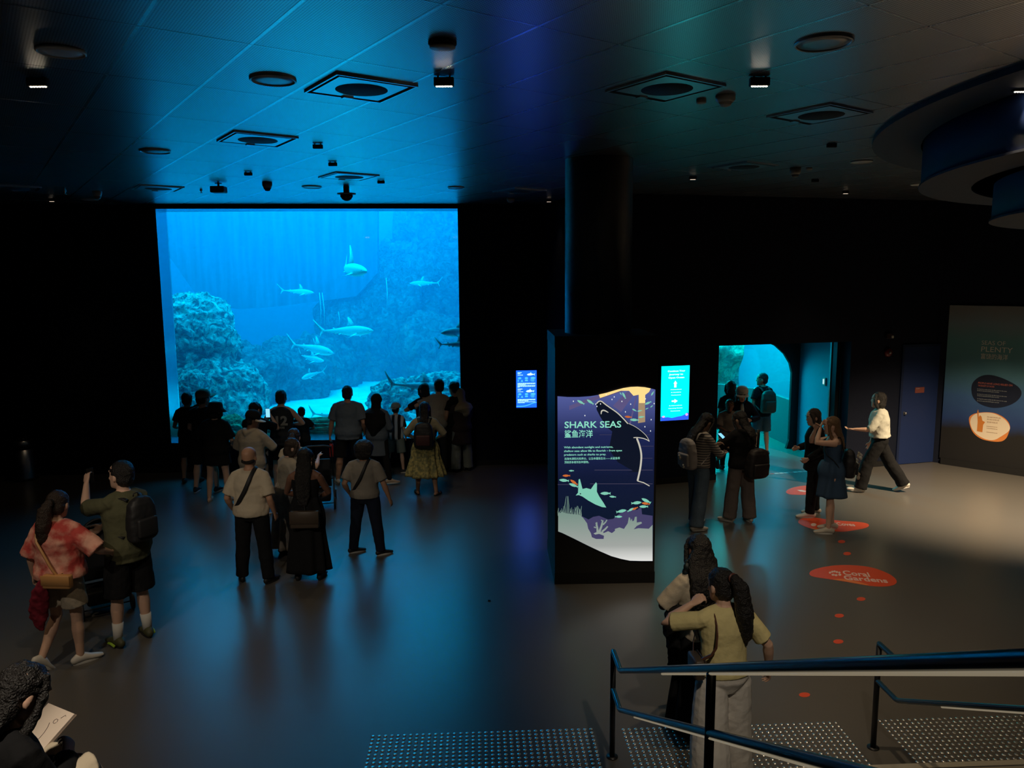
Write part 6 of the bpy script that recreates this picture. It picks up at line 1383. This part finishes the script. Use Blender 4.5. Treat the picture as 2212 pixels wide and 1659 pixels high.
x, y = at_feet(291, 1384); P[24] = person(x, y, 62, 1.86, 'man in olive tee and black shorts photographing with a raised phone', top=tee(OLIVE, loose=.045, sleeve=.9, hem=.80), bottom=shorts(BLK, len=1.0, wide=.045), hair=HB, shoes=dict(mat=SHN, sole=SOLEB, flash=LIME, sock=.38, big=1.08), skin='light', girth=1.08, head=(10, -5), legs={'R': (0, 2, 3), 'L': (4, 3, 4), 'fR': 22, 'fL': 10}, arms={'L': ((-.10, .38, 1.50), (-.5, -.3, -1)), 'palmL': (1, .2, 0), 'curlL': 35, 'R': ((.02, .42, 1.02), (.9, -.7, 0))})
phone(P[24], -1, 'dark phone raised in the hand of the olive tee man', yaw=62, off=(0, -.035, -.09), lit=False)
backpack(P[24], NYL, 'black backpack worn by the man in the olive tee', w_=.30, h_=.44, z=1.22)
# --- right group
x, y = at_feet(1506, 1139); P[25] = person(x, y, -62, 1.70, 'long haired woman in striped knit and wide jeans looking at her hand', top=dict(kind='tee', mat=STRIPE, sleeve=1.95, loose=.028, hem=.93), bottom=pants(JEAN, wide=.045), hair=dict(kind='long', mat=HAIRB, L=.40, w=.085), shoes=WS, skin='light', head=(-4, 26), face=True, lean=4, legs={'R': (-8, 3, 4), 'L': (8, 3, 4), 'fR': 10, 'fL': -10}, arms={'R': ((.10, .36, 1.12), (.8, -.8, -.2)), 'L': ((-.06, .34, 1.22), (-.8, -.8, -.4)), 'palmR': (0, 0, 1)})
backpack(P[25], NYLG, 'pale grey backpack worn by the woman in striped knit', w_=.30, h_=.44, z=1.14, sag=8, charms=[(-.03, -.05, .022, SHW_), (.05, -.17, .018, SHW_)])
x, y = at_feet(1597, 1127); P[26] = person(x, y, 20, 1.67, 'woman in black hooded top and taupe wide trousers, back turned', top=dict(kind='hoodie', mat=BLK, sleeve=1.95, loose=.05, hem=.86), bottom=pants(cloth('taupe_pants', (.17, .14, .13)), wide=.045), hair=dict(kind='long', mat=HAIRB, L=.14, w=.09), shoes=WS, skin='light', head=(22, 15), arms={'L': ((-.16, .30, 1.22), (-.8, -.6, -.4)), 'R': ((.1, .3, 1.1), (.8, -.7, 0)), 'palmL': (0, 0, 1)}, legs={'R': (-2, 4, 3), 'L': (6, 3, 3), 'fR': 10, 'fL': -25})
backpack(P[26], mat('nylon_dark', (.014, .011, .011, 1), .6), 'large black backpack slung low on the black hooded woman', w_=.36, h_=.44, d_=.2, z=.98, dx=.10, sag=6)
phone(P[26], -1, 'small lit phone between the two women beside the doorway', tilt=-60, yaw=30, off=(0, -.035, -.08))
x, y = at_feet(1571, 1027); P[27] = person(x, y, 175, 1.42, 'boy in grey printed tee facing the camera at the doorway edge', top=tee(cloth('tee_grey', (.26, .22, .19)), loose=.05, hem=.82, sleeve=.9), bottom=shorts(BLK, len=.9), hair=HB, shoes=dict(mat=SHB, sole=SOLEB), skin='brown', face=True, head=(-5, 12), girth=1.05, legs={'R': (-6, 4, 50), 'L': (2, 2, 3), 'toeR': 60}, arms={'R': ((.10, .30, 1.05), (.8, -.6, -.2)), 'L': ((-.10, .32, 1.08), (-.8, -.6, -.2))})
x, y = at_head(1602, 841, 1.62); P[28] = person(x, y, 172, 1.62, 'woman in white cap and open navy jacket facing the camera in the doorway', top=dict(kind='tee', mat=DNAVY, sleeve=1.95, loose=.045, hem=.80, name='jacket'), bottom=pants(JEAN), hair=dict(kind='long', mat=HAIRB, L=.2, w=.085), hat=dict(kind='cap', mat=WHITEC, tilt=-4), shoes=WS, skin='light', face=True, head=(0, 14), arms={'R': ((.16, .28, 1.12), (.8, -.6, -.2)), 'L': ((-.14, .30, 1.12), (-.8, -.6, -.2))})
bm = bmesh.new(); A = P[28]['Mu']; q = [A @ Vector(v) for v in ((0, .125, 1.42), (0, .160, 1.33), (0, .168, 1.2), (0, .162, 1.05), (0, .155, .92))]; tube(bm, q, [(.022, .012), (.032, .014), (.038, .014), (.042, .014), (.04, .012)], 10, side=A.to_3x3() @ Vector((1, 0, 0))); bmesh.ops.transform(bm, matrix=P[28]['R'].inverted(), verts=bm.verts); link('inner_shirt', bm, WHITEC, P[28]['root'], True)
x, y = at_head(1580, 828, 1.68); P[29] = person(x, y, 0, 1.68, 'dark haired person seen from behind at the left of the tunnel mouth', top=tee(cloth('teal', (.03, .06, .06))), bottom=pants(BLK), hair=dict(kind='bob', mat=HAIRB), shoes=BS, skin='tan')
x, y = at_feet(1642, 982); P[30] = person(x, y, 15, 1.68, 'tall person with backpack and shorts standing inside the blue tunnel', top=tee(BLK, hem=.82, loose=.03), bottom=shorts(cloth('shorts_blue', (.05, .10, .13)), len=.95), hair=HB, shoes=BS, skin='tan', head=(55, 0), legs={'R': (-4, 1, 3), 'L': (4, 2, 3)}, arms={'L': ((-.25, .12, .92), (-.4, -1, 0)), 'curlL': 55})
backpack(P[30], NYLO, 'dark green backpack worn by the person inside the tunnel', w_=.33, h_=.46, z=1.16)
Mw = unscaled(P[30]['wr'][-1]); t = thing_at('paper_bag', T(Mw @ Vector((0, -.02, -.26))) @ rot('Z', 20), 'yellow paper bag carried by the person inside the tunnel', 'bag')
bm = bmesh.new(); hexa(bm, [Vector(v) for v in ((-.10, -.04, -.17), (.10, -.04, -.17), (.10, .04, -.17), (-.10, .04, -.17), (-.11, -.035, .13), (.11, -.035, .13), (.11, .035, .13), (-.11, .035, .13))]); link('bag_body', bm, mat('paper_yellow', (.50, .26, .03, 1), .7), t)
bm = bmesh.new(); tube(bm, [(-.05, -.035, .125), (-.035, -.02, .19), (.035, -.02, .19), (.05, -.035, .125)], .004, 6); link('handle', bm, SHT, t, True)
x, y = at_feet(1753, 1113); P[31] = person(x, y, 78, 1.65, 'woman in dark jacket and black flared trousers facing left', top=dict(kind='tee', mat=BLK, sleeve=1.95, loose=.045, hem=.74, name='jacket'), bottom=pants(BLK, wide=.02), hair=dict(kind='bob', mat=HAIRD), shoes=dict(mat=SHW_, big=1.08), skin='light', face=True, head=(12, 8), legs={'R': (-4, 2, 2), 'L': (5, 3, 3), 'fR': 0, 'fL': -6}, arms={'L': ((-.30, .14, .98), (-.5, -1, 0)), 'curlL': 40, 'R': ((.18, .22, 1.05), (.6, -1, 0))})
x, y = at_feet(1790, 1147); P[32] = person(x, y, 80, 1.66, 'fair haired girl in denim dress shading her face with one hand', top=dict(kind='cami', mat=JEAND, hem=.86, loose=.015, name='dress_bodice', wr=.006), bottom=dict(kind='skirt', mat=JEAND, z0=.54, z1=1.06, r1=.225, deep=.95, folds=5, amp=.008, name='dress_skirt'), hair=dict(kind='long', mat=HAIRF, L=.30, w=.08), shoes=dict(mat=mat('shoe_cream', (.55, .5, .42, 1), .7), big=1.05), skin='light', face=True, head=(-4, 4), legs={'R': (-3, 1, 3), 'L': (4, 3, 3), 'fR': 2, 'fL': 2}, arms={'L': ((-.06, .20, 1.56), (-.5, .9, -.5)), 'palmL': (0, -1, .3), 'R': ((.08, .24, 1.52), (.5, .9, -.8)), 'curlL': 10})
backpack(P[32], NYL, 'black backpack with small plush charms on the denim dress girl', w_=.30, h_=.40, z=1.04, charms=[(-.09, .10, .026, SHW_), (.02, .10, .026, CREAM), (.10, -.02, .028, SHW_), (-.02, -.20, .03, CREAM)])
x, y = at_feet(1893, 1062); P[33] = person(x, y, 68, 1.74, 'woman in pale loose tee and black trousers striding to the left', top=tee(cloth('tee_white', (.55, .54, .46)), loose=.055, sleeve=1.05, hem=.98, wr=.02), bottom=pants(BLK, wide=.045), hair=dict(kind='bob', mat=HAIRB), shoes=WS, skin='light', lean=3, head=(-12, -4), legs={'L': (24, 2, 12), 'R': (-26, 2, 8), 'toeR': 22, 'toeL': -8}, arms={'L': ((-.22, .40, 1.14), (-.4, -1, -.4)), 'R': ((.22, .12, .84), (.4, -1, 0)), 'palmL': (0, 0, 1)})
# --- near pair at the handrail
x, y = at_head(1515, 1174, 1.60); P[34] = person(x, y, 22, 1.62, 'woman with very long black hair and cream sleeves, ahead of the yellow top woman', top=tee(CREAM, loose=.04, sleeve=.95, hem=.86), bottom=dict(kind='skirt', mat=BLK, z0=.12, z1=1.05, r1=.26, folds=7, amp=.02), hair=dict(kind='longw', mat=HAIRB, L=.60, w=.135, dx=-.012), shoes=BS, skin='brown', head=(0, 6), girth=1.05, vox=.008, arms={'L': ((-.10, .22, 1.16), (-1, -.5, -.3)), 'R': ((.1, .22, 1.05), (1, -.5, 0)), 'palmL': (1, .2, 0)})
bm = bmesh.new(); A = P[34]['Mu']; q = [A @ Vector(v) for v in ((-.19, -.12, 1.13), (-.25, -.10, 1.14), (-.27, .0, 1.08), (-.27, .02, .95), (-.25, .0, .80), (-.22, -.02, .62))]
tube(bm, q, [(.05, .04), (.07, .05), (.085, .06), (.10, .06), (.10, .05), (.07, .04)], 14, side=(0, 1, 0), round_ends=True)
for dx_ in (-.03, 0, .04): a_ = A @ Vector((-.27+dx_, .0+dx_, .95)); tube(bm, [a_, a_+Vector((-.01, 0, -.2)), a_+Vector((dx_*.3, 0, -.36))], [.02, .014, .006], 8)
o = link('folded_jacket', bm, BLK); bake(o, .01, 1, .03, .05); tag(o, 'black fluffy jacket carried on the arm of the long haired woman', 'jacket')
bm = bmesh.new(); B_ = P[34]['Mh'] @ T((-.115, -.03, -.12)); 
for k_ in range(5): ell(bm, (.03*cos(k_*1.25), .02*sin(k_*2.1), .035*sin(k_*1.25)), (.028, .024, .034), B_, 10, 7)
o = link('hair_clip', bm, mat('clip_black', (.012, .02, .022, 1), .5), smooth=True); tag(o, 'dark fluffy hair clip at the left of the long black hair', 'hair clip')
x, y = at_head(1572, 1262, 1.56); P[35] = person(x, y+.03, 14, 1.60, 'woman in pale yellow top and white wide trousers with high black ponytail', top=tee(YEL, loose=.022, sleeve=.80, hem=.93, wr=.012), bottom=pants(LPANT, wide=.085), hair=dict(kind='pony', mat=HAIRB, L=.46, z=.075, dx=.085, tie=mat('tie_brown', (.1, .03, .02, 1), .5)), shoes=dict(mat=SHW_), skin='light', head=(12, 4), lean=4, vox=.006, shoulder=1.08, girth=1.08, legs={'L': (-6, 4, 8), 'R': (7, 3, 3), 'toeL': 10}, arms={'R': ((.40, .02, .90), (.6, -1, 0)), 'L': ((-.20, .12, 1.44), (-.8, -.4, -1)), 'palmL': (1, .1, 0), 'curlL': 42, 'curlR': 24})
crossbag(P[35], LEATHD, 'small dark chain bag of the yellow top woman', w_=.20, h_=.14, z=1.02, x=-.24, y=-.02, shoulder=-1, strapm=mat('chain_strap', (.12, .05, .03, 1), .4), yaw=80, same=True)
# --- seated visitor drawing at the lower left
v = aty(42, 1470, 3.15); hz = v.z
P[36] = person(v.x-.02, v.y-.22, -28, 1.62, 'person with black hair seated on the ledge with a sketch pad', z0=1.20-.90*1.62/1.72+.085, sit=.0001, top=tee(BLK, sleeve=1.95, loose=.05), bottom=pants(CREAM, wide=.03), hair=dict(kind='long', mat=HAIRB, L=.30, w=.10), shoes=WS, skin='light', lean=10, vox=.007, head=(-8, 22), legs={'R': (118, 4, 112), 'L': (112, 12, 110)}, arms={'R': ((.0, .30, 1.22), (.8, -.7, -.4)), 'L': ((-.10, .34, 1.12), (-.8, -.7, -.4)), 'curlR': 45})
c = aty(90, 1580, 3.42)
Mp = T(c) @ rot('Z', -28) @ rot('X', 30)
t = thing_at('sketch_pad', Mp, 'open white sketch pad held by the seated black haired person', 'sketch pad')
bm = bmesh.new(); box(bm, (0, 0, 0), (.21, .24, .012)); link('page_block', bm, mat('paper', (.80, .66, .54, 1), .8), t)
bm = bmesh.new(); box(bm, (0, 0, -.008), (.216, .246, .003)); link('back_board', bm, mat('board', (.3, .22, .17, 1), .8), t)
INK = mat('pencil', (.08, .05, .04, 1), .8)
bm = bmesh.new(); tube(bm, [(.07*cos(a_)-.04, .09*sin(a_)-.02, .0068) for a_ in [i*.3-2.2 for i in range(11)]], .0012, 5); tube(bm, [(.035+.012*cos(i), .06+.012*sin(i), .0068) for i in range(7)], .0012, 5); tube(bm, [(.05, .08, .0068), (.062, .10, .0068), (.07, .095, .0068)], .0012, 5); link('drawing', bm, INK, t)
bm = bmesh.new(); h_ = unscaled(P[36]['wr'][1]); a_ = h_ @ Vector((.01, -.03, -.07)); tube(bm, [a_, a_+Vector((.04, .04, -.09))], [.004, .003], 8); tag(link('pencil', bm, mat('pencil_wood', (.5, .3, .12, 1), .5), smooth=True), 'pencil in the hand of the seated drawing person', 'pencil')

# --- strollers
def stroller(x, y, yaw, label, hood=True, z_=0):
    t = wempty('stroller', (x, y, 0), radians(yaw)); tag(t, label, 'stroller', None)
    FM_ = mat('stroller_frame', (.012, .012, .014, 1), .6)
    for s in (1, -1):
        bm = bmesh.new(); tube(bm, [(s*.22, -.30, 1.02), (s*.23, -.18, .80), (s*.24, .05, .42), (s*.23, .32, .12)], .012, 10, round_ends=True); link('front_leg', bm, FM_, t, True)
        bm = bmesh.new(); tube(bm, [(s*.24, .02, .48), (s*.24, -.14, .26), (s*.25, -.26, .10)], .012, 10, round_ends=True); link('rear_leg', bm, FM_, t, True)
        for (yy, r) in ((.34, .075), (-.27, .095)):
            M_ = T((s*.25, yy, r)) @ rot('Y', 90)
            bm = bmesh.new(); lathe(bm, (0, 0, -.016), [(r*.72, 0), (r*.93, 0), (r, .008), (r, .024), (r*.93, .032), (r*.72, .032)], 26, M_); w_ = link('wheel', bm, SOLEB, t, True)
            bm = bmesh.new(); lathe(bm, (0, 0, -.010), [(0.001, 0), (r*.72, .002), (r*.72, .018), (0.001, .02)], 20, M_); link('hub', bm, mat('hub_grey', (.08, .08, .08, 1), .5), w_, True)
    bm = bmesh.new(); tube(bm, [(-.22, -.30, 1.02), (-.12, -.335, 1.05), (.12, -.335, 1.05), (.22, -.30, 1.02)], .017, 10, round_ends=True); link('handlebar', bm, NYL, t, True)
    bm = bmesh.new(); tube(bm, [(-.25, -.27, .095), (.25, -.27, .095)], .008, 8); tube(bm, [(-.24, .05, .42), (.24, .05, .42)], .008, 8); link('axle', bm, FM_, t, True)
    bm = bmesh.new(); q = [(-.13, .80), (-.10, .55), (-.04, .42), (.10, .40), (.26, .38), (.33, .22), (.30, .22), (.23, .33), (.10, .35), (-.07, .36), (-.14, .52), (-.17, .80)]
    prism(bm, [Vector((-.20, a_, b_)) for a_, b_ in q], Vector((.40, 0, 0))); o = link('seat', bm, NYL, t); bake(o, .012, 2)
    bm = bmesh.new(); rbox(bm, (0, -.06, .19), (.38, .36, .16), .03, 3); link('basket', bm, NYL, t, True)
    if hood:
        bm = bmesh.new(); rings = []
        for i in range(9):
            a_ = radians(-35+130*i/8); rings.append([Vector((.215*cos(b_), -.10+(.26*sin(b_))*cos(a_)*1.0, .72+(.26*sin(b_)*sin(a_)*1.0)+.08)) for b_ in [pi*j/12 for j in range(13)]])
        vs = [[bm.verts.new(p_) for p_ in r_] for r_ in rings]
        for a_, b_ in zip(vs[:-1], vs[1:]):
            for j in range(12): bm.faces.new((a_[j], a_[j+1], b_[j+1], b_[j]))
        bmesh.ops.remove_doubles(bm, verts=bm.verts, dist=1e-4)
        o = link('hood', bm, NYL, t, True); md = o.modifiers.new('s', 'SOLIDIFY'); md.thickness = .012; bake(o, 0, 0)
    return t
v = onz(700, 1095); stroller(v.x-.10, v.y+.12, 12, 'black pushchair to the right of the black dress woman', False)
v = onz(190, 1330); stroller(v.x+.05, v.y+.25, 36, 'black pushchair between the tie dye woman and the olive tee man')
